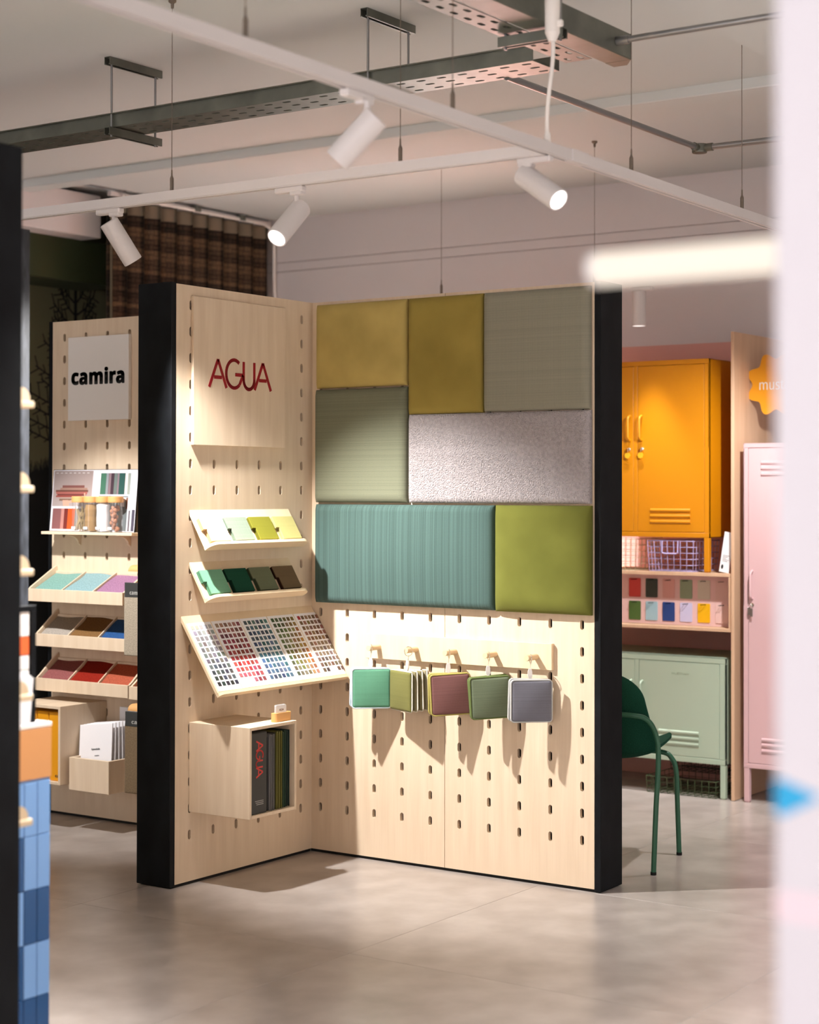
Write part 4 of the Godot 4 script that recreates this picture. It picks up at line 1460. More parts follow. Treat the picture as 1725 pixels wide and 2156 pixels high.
func left_stand() -> void:
	var dark := mat("print_dark", rgb(38, 40, 40), 0.6)
	# white sign
	var s := thing("sign_board", Vector3(-1.205, 1.803, 0.01), "square white sign board with one bold dark word, on the left stand", "sign")
	var m := MB.new()
	m.box(Vector3(-1.396, 1.803, 0.0005), Vector3(-1.018, 2.183, 0.02), 0.001)
	wpart("board", m, M.white_paint, s)
	letters("lettering", "camira", Vector3(-1.208, 2.003, 0.0204), X, Y, 0.326, 0.0725, dark, s, true, 0.0008, 0.0028)
	# shelf with the picture board and four jars
	s = thing("shelf", Vector3(-1.19, 1.285, 0.06), "plain thin birch shelf with jars, under the white sign", "shelf")
	m = MB.new()
	m.box(Vector3(-1.478, 1.286, 0.0), Vector3(-0.915, 1.299, 0.105), 0.001)
	wpart("board", m, M.birch_ply, s)
	for x in [-1.34, -1.03]:
		m = MB.new()
		var pr := [Vector2(0.0, 1.286), Vector2(0.085, 1.286)]
		pr.append_array(arc(Vector2(0.085, 1.246), 0.07, 0.036, 95, 180, 8))
		pr.append(Vector2(0.0, 1.235))
		m.prism(pr, Vector3(x, 0, 0), Z, Y, X, 0.012)
		wpart("bracket", m, M.birch_ply, s)
	s = thing("picture_board", Vector3(-1.22, 1.299, 0.05), "black edged board with printed pictures of folded fabrics, behind the jars", "picture board")
	var lean := Basis(X, -0.10)
	m = MB.new()
	m.xf = Transform3D(lean, Vector3(0, 0.0, 0))
	m.box(Vector3(-0.262, 0.0, -0.008), Vector3(0.268, 0.282, 0.0))
	part("frame", m, M.black_paint, s)
	m = MB.new()
	m.xf = Transform3D(lean, Vector3.ZERO)
	m.uvquad(Vector3(-0.26, 0.28, 0.0006), Vector3(0.266, 0.28, 0.0006), Vector3(0.266, 0.002, 0.0006), Vector3(-0.26, 0.002, 0.0006), Z)
	var pm_ := mat("mood_print", Color.WHITE, 0.5)
	pm_.albedo_texture = mood_picture()
	part("print", m, pm_, s)
	var glass := mat("jar_glass", Color(1, 1, 1, 0.06), 0.04)
	glass.transparency = BaseMaterial3D.TRANSPARENCY_ALPHA
	var jl := ["glass jar of thin twigs with a cork lid, leftmost of four on the shelf", "glass jar of tan fibre with a cork lid, second of four on the shelf", "glass jar of white fluff with a cork lid, third of four on the shelf", "glass jar of shells and husks with a cork lid, rightmost of four on the shelf"]
	rng.seed = 21
	for i in 4:
		var j := thing("jar", Vector3(-1.262 + 0.0745 * i, 1.2993, 0.078), jl[i], "jar", "four cork topped jars")
		m = MB.new()
		m.lathe([Vector2(0, 0.001), Vector2(0.028, 0.001), Vector2(0.0325, 0.006), Vector2(0.0325, 0.132), Vector2(0.030, 0.14)], Vector3.ZERO, Y, 28)
		part("glass", m, glass, j)
		m = MB.new()
		m.lathe([Vector2(0, 0.132), Vector2(0.034, 0.132), Vector2(0.035, 0.136), Vector2(0.035, 0.156), Vector2(0.033, 0.159), Vector2(0, 0.159)], Vector3.ZERO, Y, 28)
		part("cork_lid", m, M.tan_wood, j)
		m = MB.new()
		m.box(Vector3(-0.016, 0.012, 0.0325), Vector3(0.008, 0.024, 0.034))
		part("paper_label", m, mat("white_card", Color.WHITE), j)
		m = MB.new()
		if i == 0:
			for k in 14:
				var a := rng.randf() * TAU
				var b := rng.randf() * TAU
				m.tube([Vector3(cos(a) * 0.022, 0.006, sin(a) * 0.022), Vector3(cos(b) * 0.024, rng.randf_range(0.09, 0.125), sin(b) * 0.024)], 0.0022, 6)
			part("twigs", m, mat("twig", rgb(166, 142, 96), 0.8), j)
		elif i == 1:
			m.lathe([Vector2(0, 0.004), Vector2(0.029, 0.005), Vector2(0.0305, 0.05), Vector2(0.028, 0.07), Vector2(0.0305, 0.1), Vector2(0.024, 0.122), Vector2(0, 0.126)], Vector3.ZERO, Y, 20)
			part("fibre", m, fabric("jar_fibre", rgb(172, 132, 76), M.fleck, 0.03), j)
		elif i == 2:
			m.lathe([Vector2(0, 0.004), Vector2(0.029, 0.005), Vector2(0.0305, 0.05), Vector2(0.029, 0.09), Vector2(0.030, 0.12), Vector2(0.02, 0.130), Vector2(0, 0.131)], Vector3.ZERO, Y, 20)
			part("fluff", m, mat("fluff", rgb(240, 240, 242), 0.95), j)
		else:
			for k in 22:
				var a := rng.randf() * TAU
				var rr := 0.017 * sqrt(rng.randf())
				var y := 0.012 + k * 0.0048
				m.lathe([Vector2(0, -0.012), Vector2(0.008, -0.006), Vector2(0.010, 0.0), Vector2(0.006, 0.009), Vector2(0, 0.012)], Vector3(cos(a) * rr, y, sin(a) * rr), Vector3(rng.randf() - 0.5, 0.5, rng.randf() - 0.5).normalized(), 8)
			part("husks", m, fabric("husk", rgb(196, 136, 104), M.fleck, 0.02), j)
	# three trays and a fourth beside the last
	fabric_tray(-1.487, -0.893, 1.042, 1.128, 0.185, [rgb(150, 198, 188), rgb(162, 200, 206), rgb(186, 140, 176)], ["aqua", "sky", "lilac"], ["pile of aqua fabric squares, left in the topmost tray", "pile of sky blue fabric squares, middle of the topmost tray", "pile of lilac fabric squares, right in the topmost tray"], "topmost sloping birch sample tray on the left stand, with pastel squares")
	fabric_tray(-1.476, -0.893, 0.838, 0.93, 0.15, [rgb(206, 196, 184), rgb(158, 118, 74), rgb(58, 104, 168)], ["linen", "caramel", "blue"], ["pile of pale linen squares, left in the middle tray", "pile of caramel brown squares in the middle tray", "pile of bright blue squares, right in the middle tray"], "middle sloping birch sample tray on the left stand")
	fabric_tray(-1.472, -0.893, 0.638, 0.732, 0.15, [rgb(178, 108, 106), rgb(176, 50, 36), rgb(214, 112, 84)], ["rose", "scarlet", "coral"], ["pile of dusty rose squares, left in the lowest tray", "pile of scarlet squares, middle of the lowest tray", "pile of coral squares, right in the lowest tray"], "lowest sloping birch sample tray on the left stand, with red squares")
	fabric_tray(-0.868, -0.30, 0.638, 0.732, 0.17, [rgb(196, 84, 40), rgb(180, 120, 60)], ["rust", "ochre"], ["pile of rust orange squares beside the black post", "pile of ochre squares hidden behind the black post"], "sloping birch sample tray mostly hidden by the black post")
	# plywood cube with yellow binders
	var bx := thing("wall_box", Vector3(-1.31, 0.198, 0.14), "open birch plywood box low on the left stand, with yellow binders", "box", "plywood boxes hung on the stands")
	for q in [[Vector3(-1.470, 0.198, 0.0005), Vector3(-1.457, 0.541, 0.287), "side_panel"], [Vector3(-1.177, 0.198, 0.0005), Vector3(-1.164, 0.541, 0.287), "side_panel"], [Vector3(-1.457, 0.528, 0.0005), Vector3(-1.177, 0.541, 0.287), "top_panel"], [Vector3(-1.457, 0.198, 0.0005), Vector3(-1.177, 0.211, 0.287), "bottom_panel"], [Vector3(-1.457, 0.211, 0.0005), Vector3(-1.177, 0.528, 0.008), "inner_back"]]:
		m = MB.new()
		m.box(q[0], q[1], 0.001)
		wpart(q[2], m, M.birch_ply, bx)
	var yel := mat("yellow_binder", rgb(232, 156, 12), 0.5)
	for k in 3:
		var b := thing("binder", Vector3(-1.215 - 0.072 * k, 0.2112, 0.15), ["yellow binder with small dark letters at its foot, rightmost in the left plywood box", "yellow binder, second from the right in the left plywood box", "yellow binder deepest in the left plywood box, behind the framed tiles"][k], "binder", "yellow binders")
		m = MB.new()
		m.box(Vector3(-0.034, 0.0, -0.12), Vector3(0.034, 0.30, 0.122), 0.003)
		part("cover", m, yel, b)
		letters("spine_letters", "ca", Vector3(-1.197 - 0.072 * k, 0.2112 + 0.022, 0.2725), X, Y, 0.022, 0.010, dark, b)
	# box of brochures
	bx = thing("brochure_box", Vector3(-1.025, 0.177, 0.14), "plywood box of white brochures hung low on the left stand", "box")
	for q in [[Vector3(-1.146, 0.177, 0.238), Vector3(-0.908, 0.319, 0.25), "front_panel"], [Vector3(-0.920, 0.177, 0.0005), Vector3(-0.908, 0.319, 0.238), "side_panel"], [Vector3(-1.146, 0.177, 0.0005), Vector3(-1.134, 0.319, 0.238), "side_panel"], [Vector3(-1.134, 0.177, 0.0005), Vector3(-0.920, 0.187, 0.238), "bottom_panel"]]:
		m = MB.new()
		m.box(q[0], q[1], 0.001)
		wpart(q[2], m, M.birch_ply, bx)
	var paper := mat("white_card", Color.WHITE)
	for k in 6:
		var b := thing("brochure", Vector3(-1.03, 0.190, 0.205 - 0.026 * k), ["", "white brochure directly behind the printed front one", "third white brochure of the fan in the plywood box", "fourth white brochure of the fan in the plywood box", "fifth white brochure of the fan in the plywood box", "rearmost thin white brochure of the fan in the plywood box"][k] if k else "front white brochure with a short printed title, in the plywood box", "brochure", "fanned white brochures" if k else "")
		b.rotation = Vector3(-0.16 + 0.02 * k, 0, 0.115)
		m = MB.new()
		m.box(Vector3(-0.1, 0.0, 0.0), Vector3(0.094, 0.275, 0.006), 0.001)
		part("cover", m, paper, b)
		m = MB.new()
		m.box(Vector3(-0.098, 0.002, 0.0061), Vector3(0.095, 0.273, 0.0064))
		part("pages", m, paper, b)
		if k == 0:
			letters("title", "Synadale", b.transform * Vector3(0.0, 0.165, 0.0068), b.transform.basis.x, b.transform.basis.y, 0.05, 0.011, dark, b)
			letters("subtitle", "camira", b.transform * Vector3(0.008, 0.138, 0.0068), b.transform.basis.x, b.transform.basis.y, 0.026, 0.005, dark, b)
	var big := thing("brochure", Vector3(-0.955, 0.190, 0.03), "large white brochure standing at the back of the plywood box", "brochure")
	m = MB.new()
	m.box(Vector3(-0.09, 0.0, 0.0), Vector3(0.10, 0.335, 0.012), 0.001)
	part("cover", m, paper, big)
	# hanging sample cards on pegs, half hidden by the black post
	for q in [[-0.672, 1.096, 0.31, 0.30, "pale boucle cloth sample with a black printed header, upper one beside the black post", rgb(206, 192, 170), "cam", 1.155], [-0.666, 0.552, 0.345, 0.30, "grey brown cloth sample with a black printed header, lower one beside the black post", rgb(150, 128, 100), "ca", 0.567]]:
		var hh := thing("cloth_sample", Vector3(q[0], q[1], q[3]), q[4], "fabric sample", "hanging cloth samples with black headers")
		m = MB.new()
		m.box(Vector3(-0.095, -0.062, -0.004), Vector3(0.095, 0.0, 0.004), 0.001)
		part("header", m, mat("charcoal_cover", Color.WHITE), hh)
		letters("header_letters", q[6], Vector3(q[0] - 0.042, q[1] - 0.044, q[3] + 0.0045), X, Y, 0.044 if q[6] == "cam" else 0.03, 0.013, mat("pale_print", Color.WHITE), hh)
		m = MB.new()
		m.pad(Vector3(-0.1, -q[2], -0.004), X, Y, Z, 0.2, q[2] - 0.05, 0.007, 0.008, 0.002, 12)
		var cm := fabric("cloth_" + q[6], q[5], M.fleck, 0.1)
		cm.normal_enabled = true
		cm.normal_texture = M.nubs
		part("cloth", m, cm, hh)
		var pg := thing("sample_peg", Vector3(-0.66, q[7], 0.15), "rounded birch peg that holds the %s cloth sample" % ("upper" if q[6] == "cam" else "lower"), "peg", "rounded birch pegs on the left stand")
		m = MB.new()
		var pp := [Vector2(-0.148, -0.012), Vector2(0.150, -0.012)]
		pp.append_array(arc(Vector2(0.12, -0.012), 0.03, 0.026, 0, 90, 6))
		pp.append(Vector2(-0.148, 0.014))
		m.prism(pp, Vector3(-0.09, 0, 0), Z, Y, X, 0.18)
		part("tongue", m, M.tan_wood, pg)
		m = MB.new()
		m.cyl(Vector3(-0.04, -0.024, -0.149), Vector3(-0.04, -0.024, 0.135), 0.012, 14)
		part("dowel", m, M.birch_ply, pg)
	# a corner of a light blue sample that hangs on the back of the middle stand
	var bl := thing("cloth_sample", Vector3(-0.60, 1.34, 0.2), "light blue rounded cloth sample showing behind the black post", "fabric sample")
	m = MB.new()
	m.prism(rounded(0.2, 0.22, 0.05, 8), Vector3(-0.03, 0.11, 0), X, Vector3(0.12, 0.99, 0), Z, 0.02)
	part("cloth", m, fabric("ice_blue_cloth", rgb(170, 204, 214), M.weave_fine, 0.08), bl)
	m = MB.new()
	m.cyl(Vector3(0.02, 0.2, -0.199), Vector3(0.02, 0.2, 0.0), 0.01, 12)
	part("peg", m, M.birch_ply, bl)

# ------------------------------------------------------------------ things behind the near stand
func near_left() -> void:
	# tiled block with tiles set into its long face
	var t := thing("tile_display_block", Vector3(1.0, 0, 2.76), "low display block clad in blue tiles under an orange panel, at the left edge", "tile display")
	var m := MB.new()
	m.box(Vector3(0.70, 0.0, 2.528), Vector3(1.090, 0.872, 2.996), 0.002)
	wpart("core", m, mat("white_paint", Color.WHITE), t)
	m = MB.new()
	m.box(Vector3(0.70, 0.872, 2.524), Vector3(1.0995, 0.884, 2.996), 0.002)
	wpart("top_slab", m, M.white_paint, t)
	m = MB.new()
	m.box(Vector3(1.0905, 0.741, 2.526), Vector3(1.099, 0.871, 2.996), 0.0015)
	wpart("orange_panel", m, mat("orange_panel", rgb(206, 146, 92), 0.6), t)
	m = MB.new()
	m.box(Vector3(1.0902, 0.0, 2.527), Vector3(1.0925, 0.741, 2.996))
	wpart("grout_bed", m, mat("pale_grout", rgb(150, 176, 214), 0.8), t)
	var cols := [mat("tile_light", rgb(122, 164, 216), 0.22), mat("tile_mid", rgb(104, 140, 192), 0.22), mat("tile_dark", rgb(38, 82, 132), 0.22)]
	var pat := ["000110", "002021", "220102", "002210", "222120", "202020"]
	var tm := MB.new()
	tm.bc(Vector3.ZERO, Vector3(0.007, 0.1365, 0.0435), 0.0014)
	var tmesh := tm.mesh()
	for r in 6:
		for k in 10:
			var y := 0.735 - 0.1382 * r - 0.069
			if y < 0.0:
				continue
			var idx := int(pat[r][mini(k, 5)]) if k < 6 else (r + k * 2) % 3
			var o := pm("tile", tmesh, cols[idx], t)
			o.position = Vector3(1.0955, y, 2.552 + 0.0455 * k) - t.position
	# framed tile panel on the block
	var f := thing("framed_tile_panel", Vector3(1.06, 0.884, 2.74), "black framed panel of white and orange tiles, leaning on the tiled block", "tile panel")
	var z0 := 2.562
	m = MB.new()
	for q in [[0.884, 0.898, z0, 2.92], [1.173, 1.187, z0, 2.92], [0.898, 1.173, z0, z0 + 0.017], [0.898, 1.173, 2.903, 2.92]]:
		m.box(Vector3(1.058, q[0], q[2]), Vector3(1.078, q[1], q[3]), 0.001)
	wpart("frame", m, M.black_paint, f)
	m = MB.new()
	m.box(Vector3(1.059, 0.898, z0 + 0.017), Vector3(1.065, 1.173, 2.903))
	wpart("backing", m, M.grout, f)
	var wt := mat("tile_white", rgb(240, 234, 230), 0.25)
	var ot := mat("tile_orange", rgb(222, 104, 56), 0.3)
	var yy := 1.173
	for r in [[0.066, wt], [0.048, ot], [0.038, wt], [0.058, wt], [0.064, wt]]:
		for k in 2:
			m = MB.new()
			m.box(Vector3(1.065, yy - r[0] + 0.001, z0 + 0.018 + 0.168 * k), Vector3(1.072, yy - 0.001, z0 + 0.018 + 0.168 * k + 0.166), 0.0012)
			wpart("tile", m, r[1], f)
		yy -= r[0]
	# leaflets on the block
	var lf := thing("leaflet_stack", Vector3(1.092, 0.884, 2.685), "tilted stack of white leaflets standing on the tiled block", "leaflets")
	m = MB.new()
	m.xf = Transform3D(Basis(X, -0.10), Vector3.ZERO)
	for k in 4:
		m.box(Vector3(-0.012 + 0.004 * k, 0.0, -0.075 - 0.004 * k), Vector3(-0.010 + 0.004 * k, 0.14 - 0.004 * k, 0.09))
	part("leaflets", m, mat("white_card", Color.WHITE), lf)
	# short round-ended shelves, seen end on
	var ys := [1.692, 1.495, 1.302, 1.012, 0.723]
	var nm := ["topmost", "second from the top", "third from the top", "fourth from the top", "lowest"]
	for i in 5:
		var s := thing("peg_shelf", Vector3(1.30, ys[i] - 0.016, 2.95), "short pale peg shelf with rounded cheek at the left edge, %s" % nm[i], "shelf", "short peg shelves behind the near black panel")
		m = MB.new()
		m.box(Vector3(-0.25, 0.0, -0.052), Vector3(0.125, 0.016, 0.047), 0.003)
		part("tray", m, M.pale_birch, s)
		for x in [0.108, -0.25]:
			m = MB.new()
			var pr := [Vector2(-0.040, 0.016)]
			pr.append_array(arc(Vector2(-0.012, 0.020), 0.028, 0.028, 180, 90, 8))
			pr.append(Vector2(0.047, 0.048))
			pr.append(Vector2(0.047, 0.016))
			m.prism(pr, Vector3(x, 0, 0), Z, Y, X, 0.012)
			part("cheek", m, M.pale_birch, s)
		m = MB.new()
		m.lathe([Vector2(0, 0), Vector2(0.012, 0.0), Vector2(0.013, 0.004), Vector2(0.013, 0.062), Vector2(0, 0.062)], Vector3(0.09, -0.012, -0.015), Z, 14)
		part("dowel", m, M.tan_wood, s)

# ------------------------------------------------------------------ right: lockers, niche, chair, white post
func louvres(m3: Material, parent: Node3D, x0: float, x1: float, ys: Array, z: float) -> void:
	for y in ys:
		var m := MB.new()
		var n := 8
		for i in n:
			var a0 := PI * i / n
			var a1 := PI * (i + 1) / n
			var p0 := Vector3(0, -0.0095 * cos(a0), 0.007 * sin(a0))
			var p1 := Vector3(0, -0.0095 * cos(a1), 0.007 * sin(a1))
			var n0 := Vector3(0, -cos(a0), sin(a0))
			var n1 := Vector3(0, -cos(a1), sin(a1))
			var l := Vector3(x0, y, z)
			var r := Vector3(x1, y, z)
			m.stri(l + p0, r + p0, r + p1, n0, n0, n1)
			m.stri(l + p0, r + p1, l + p1, n0, n1, n1)
			m.tri(l, l + p0, l + p1, -X)
			m.tri(r, r + p0, r + p1, X)
		wpart("louvre", m, m3, parent)

func locker(called: String, x0: float, x1: float, y0: float, y1: float, zf: float, depth: float, doors: Array, legs: float, mt: Material, label: String, frame := 0.024) -> Node3D:
	var t := thing(called, Vector3((x0 + x1) * 0.5, y0 - legs, zf - depth * 0.5), label, "locker")
	var m := MB.new()
	var zb := zf - depth
	var b := 0.0025
	m.box(Vector3(x0, y0, zb), Vector3(x0 + 0.003, y1, zf))
	m.box(Vector3(x1 - 0.003, y0, zb), Vector3(x1, y1, zf))
	m.box(Vector3(x0, y1 - 0.003, zb), Vector3(x1, y1, zf))
	m.box(Vector3(x0, y0, zb), Vector3(x1, y0 + 0.003, zf))
	m.box(Vector3(x0, y0, zb), Vector3(x1, y1, zb + 0.003))
	part_frame(m, x0, x1, y0, y1, zf, doors, frame, b)
	wpart("body", m, mt, t)
	for d in doors:
		var dn := MB.new()
		dn.box(Vector3(d[0] + 0.0018, y0 + frame + 0.0018 + 0.0, zf - 0.018), Vector3(d[1] - 0.0018, y1 - frame - 0.0018, zf - 0.0006), 0.0012)
		var dp := wpart("door", dn, mt, t)
		dp.set_meta("hinge", d[2])
	for x in [x0 + 0.0005, x1 - 0.0275]:
		for z in [zf - 0.0275, zb + 0.0005]:
			m = MB.new()
			m.box(Vector3(x, y0 - legs + 0.004, z), Vector3(x + 0.027, y0, z + 0.027), 0.002)
			m.box(Vector3(x + 0.003, y0 - legs, z + 0.003), Vector3(x + 0.024, y0 - legs + 0.004, z + 0.024))
			wpart("leg", m, mt, t)
	return t

func part_frame(m: MB, x0: float, x1: float, y0: float, y1: float, zf: float, doors: Array, f: float, b: float) -> void:
	m.box(Vector3(x0, y0, zf - 0.02), Vector3(x1, y0 + f, zf), b)
	m.box(Vector3(x0, y1 - f, zf - 0.02), Vector3(x1, y1, zf), b)
	var prev := x0
	for d in doors:
		m.box(Vector3(prev, y0 + f, zf - 0.02), Vector3(d[0], y1 - f, zf), 0.001)
		prev = d[1]
	m.box(Vector3(prev, y0 + f, zf - 0.02), Vector3(x1, y1 - f, zf), 0.001)

func pull(parent: Node3D, m3: Material, x: float, y0: float, y1: float, z: float) -> void:
	var m := MB.new()
	m.tube([Vector3(x, y1, z - 0.002), Vector3(x, y1 - 0.006, z + 0.016), Vector3(x, y1 - 0.018, z + 0.024), Vector3(x, y0 + 0.018, z + 0.024), Vector3(x, y0 + 0.006, z + 0.016), Vector3(x, y0, z - 0.002)], 0.0062, 10)
	wpart("handle", m, m3, parent)

func lock_and_tag(parent: Node3D, x: float, y: float, z: float, tagm: Material) -> void:
	var m := MB.new()
	m.lathe([Vector2(0, 0), Vector2(0.0085, 0), Vector2(0.0085, 0.004), Vector2(0.006, 0.006), Vector2(0, 0.006)], Vector3(x, y, z - 0.001), Z, 16)
	m.box(Vector3(x - 0.0015, y - 0.012, z + 0.005), Vector3(x + 0.0015, y + 0.006, z + 0.018), 0.0005)
	wpart("lock", m, M.chrome, parent)
	m = MB.new()
	var p := []
	for k in 40:
		var a := TAU * k / 40
		p.append(Vector2(cos(a), sin(a)) * (0.0150 + 0.0016 * cos(a * 8.0)))
	m.prism(p, Vector3(x - 0.004, y - 0.031, z + 0.010), X, Y, Z, 0.003)
	wpart("key_tag", m, tagm, parent)

func wire_basket(called: String, x0: float, x1: float, y0: float, y1: float, z0: float, z1: float, nx: int, ny: int, nz: int, r: float, mt: Material, label: String, handle: bool) -> void:
	var t := thing(called, Vector3((x0 + x1) * 0.5, y0, (z0 + z1) * 0.5), label, "wire basket", "wire baskets near the lockers")
	var m := MB.new()
	var ins := (y1 - y0) * 0.05
	var pt := func(u: float, w: float, v: float) -> Vector3:
		var k := ins * (1.0 - v)
		return Vector3(lerpf(x0 + k, x1 - k, u), lerpf(y0 + r, y1 - r, v), lerpf(z0 + k, z1 - k, w))
	for i in nx + 1:
		var u := float(i) / nx
		m.tube([pt.call(u, 0, 1), pt.call(u, 0, 0), pt.call(u, 1, 0), pt.call(u, 1, 1)], r, 6)
	for i in range(1, nz):
		var u := float(i) / nz
		m.tube([pt.call(0, u, 1), pt.call(0, u, 0), pt.call(1, u, 0), pt.call(1, u, 1)], r, 6)
	for j in range(0, ny + 1):
		var v := float(j) / ny
		m.tube([pt.call(0, 0, v), pt.call(1, 0, v), pt.call(1, 1, v), pt.call(0, 1, v)], r * (1.25 if j == ny else 1.0), 6, true)
	wpart("wire_grid", m, mt, t)
	if handle:
		m = MB.new()
		var xc := (x0 + x1) * 0.5
		var h := (x1 - x0) * 0.17
		m.tube([Vector3(xc - h, y1, z1 + 0.004), Vector3(xc - h, y1 - 0.056, z1 + 0.005), Vector3(xc - h + 0.008, y1 - 0.064, z1 + 0.005), Vector3(xc + h - 0.008, y1 - 0.064, z1 + 0.005), Vector3(xc + h, y1 - 0.056, z1 + 0.005), Vector3(xc + h, y1, z1 + 0.004)], r * 1.5, 8)
		wpart("handle", m, mt, t)

func right_stand() -> void:
	var pinkw := mat("pink_panel", rgb(214, 164, 156), 0.85)
	var ply := mat("warm_ply", Color.WHITE, 0.6)
	tri_tex(ply, grain_image(256, 512, rgb(214, 178, 146), rgb(194, 154, 122), 14, 2.0, 2.0, 0.5), Vector3(1.4, 0.8, 1.4))
	var s := thing("display_stand", Vector3(0.1, 0, -2.6), "display stand with a pink back and an upright plywood divider at its right", "display stand")
	var m := MB.new()
	m.box(Vector3(0.926, 0.002, -3.0), Vector3(0.9425, 2.254, -2.09), 0.001)
	wpart("divider_panel", m, ply, s)
	m = MB.new()
	m.box(Vector3(-0.9, 0.002, -2.62), Vector3(0.9255, 2.252, -2.604))
	wpart("pink_back", m, pinkw, s)
	# niche shelf
	var n := thing("niche_shelf", Vector3(0.2, 0.807, -2.3), "birch edged niche shelf with a pink back, between the yellow and the green locker", "shelf")
	for q in [[Vector3(-0.7, 1.0725, -2.6), Vector3(0.9255, 1.0895, -2.1), "top_board"], [Vector3(-0.7, 0.807, -2.6), Vector3(0.9255, 0.8235, -2.1), "bottom_board"], [Vector3(0.908, 0.8235, -2.6), Vector3(0.9255, 1.0725, -2.1), "side_board"]]:
		m = MB.new()
		m.box(q[0], q[1], 0.001)
		wpart(q[2], m, ply, n)
	m = MB.new()
	m.box(Vector3(-0.7, 0.8235, -2.215), Vector3(0.908, 1.0725, -2.2))
	wpart("pink_back", m, mat("pink_paint", rgb(228, 190, 186), 0.8), n)
	var cols := [[rgb(206, 66, 62), "coral red"], [rgb(54, 64, 58), "charcoal green"], [rgb(216, 162, 154), "dusty pink"], [rgb(140, 156, 128), "sage green"], [rgb(210, 198, 180), "cream"], [rgb(222, 184, 176), "pale blush"], [rgb(74, 104, 48), "leaf green"], [rgb(160, 194, 206), "pale blue"], [rgb(32, 66, 132), "navy blue"], [rgb(204, 200, 232), "pale lilac"], [rgb(240, 182, 8), "bright yellow"], [rgb(232, 196, 190), "light rose"]]
	var xs := [0.322, 0.416, 0.510, 0.605, 0.701, 0.797]
	for r in 2:
		for k in 6:
			var q: Array = cols[r * 6 + k]
			var y := 1.0015 if r == 0 else 0.887
			var tg := thing("colour_tag", Vector3(xs[k] + 0.033, y, -2.1985), "%s metal colour tag hung on the pink back, %s row" % [q[1], "upper" if r == 0 else "lower"], "colour tag", "colour tags in the niche")
			m = MB.new()
			m.prism(rounded(0.066, 0.094, 0.005, 4), Vector3.ZERO, X, Y, Z, 0.0025)
			part("plate", m, mat("tag_%d" % (r * 6 + k), q[0], 0.5), tg)
			m = MB.new()
			m.tube([Vector3(-0.008, 0.041, 0.0025), Vector3(-0.006, 0.041, 0.03), Vector3(0.006, 0.042, 0.03), Vector3(0.010, 0.042, 0.0025)], 0.0016, 6)
			part("hook", m, M.black_paint, tg)

	# yellow locker above, sage locker below
	var ym := mat("mustard_metal", rgb(204, 130, 4), 0.42)
	var gm := mat("sage_metal", rgb(170, 187, 166), 0.42)
	var pk := mat("pink_metal", rgb(208, 172, 174), 0.42)
	var zf := -2.1
	var t := locker("locker_cabinet", 0.013, 0.8065, 1.26, 2.1315, zf, 0.40, [[0.037, 0.3985, "l"], [0.4195, 0.7825, "r"]], 0.1695, ym, "mustard yellow two-door metal locker standing on the niche shelf")
	pull(t, ym, 0.377, 1.738, 1.860, zf)
	pull(t, ym, 0.441, 1.738, 1.860, zf)
	lock_and_tag(t, 0.374, 1.694, zf, mat("tag_yellow", rgb(238, 172, 30), 0.5))
	lock_and_tag(t, 0.446, 1.695, zf, M.tag_yellow)
	louvres(ym, t, 0.492, 0.709, [1.391, 1.363, 1.335], zf)
	louvres(ym, t, 0.10, 0.32, [1.391, 1.363, 1.335], zf)
	t = locker("locker_cabinet", -0.055, 0.8915, 0.165, 0.677, zf, 0.45, [[-0.031, 0.4035, "l"], [0.427, 0.8615, "r"]], 0.165, gm, "sage green two-door metal locker on the floor behind the green chair", 0.026)
	pull(t, gm, 0.385, 0.43, 0.546, zf)
	pull(t, gm, 0.446, 0.43, 0.546, zf)
	louvres(gm, t, 0.537, 0.753, [0.3065, 0.279, 0.2515], zf)
	letters("embossed_word", "MUSTARD", Vector3(0.652, 0.596, zf - 0.0004), X, Y, 0.094, 0.0095, gm, t, false, 0.0016)
	t = locker("locker_cabinet", 0.987, 1.40, 0.165, 1.716, zf, 0.45, [[1.0095, 1.3775, "r"]], 0.165, pk, "tall pale pink metal locker beside the plywood divider", 0.0225)
	pull(t, pk, 1.031, 0.972, 1.106, zf)
	louvres(pk, t, 1.079, 1.30, [1.623, 1.596, 1.568], zf)
	louvres(pk, t, 1.080, 1.30, [0.304, 0.279, 0.251], zf)
	m = MB.new()
	m.lathe([Vector2(0, 0), Vector2(0.0095, 0), Vector2(0.0095, 0.004), Vector2(0, 0.006)], Vector3(1.031, 0.944, zf - 0.001), Z, 16)
	m.box(Vector3(1.029, 0.925, zf + 0.004), Vector3(1.033, 0.95, zf + 0.02), 0.0006)
	wpart("lock", m, M.chrome, t)
	m = MB.new()
	m.box(Vector3(1.013, 0.896, zf + 0.012), Vector3(1.029, 0.932, zf + 0.015), 0.001)
	m.box(Vector3(1.028, 0.888, zf + 0.016), Vector3(1.040, 0.928, zf + 0.018), 0.001)
	wpart("key", m, M.steel, t)
	# baskets
	wire_basket("wire_basket", 0.472, 0.722, 1.0905, 1.243, -2.40, -2.105, 7, 5, 8, 0.0022, mat("lilac_wire", rgb(190, 178, 224), 0.5), "lilac wire basket on the niche shelf under the yellow locker", true)
	wire_basket("wire_basket", 0.140, 0.408, 1.0905, 1.248, -2.40, -2.105, 9, 5, 8, 0.0015, mat("cream_wire", rgb(190, 178, 146), 0.5), "cream wire basket under the yellow locker, beside the black post", false)
	wire_basket("wire_basket", 0.470, 0.845, 0.0, 0.082, -2.50, -2.095, 10, 3, 8, 0.0016, mat("dark_green_wire", rgb(74, 88, 54), 0.6), "low dark green wire basket on the floor under the sage locker", false)
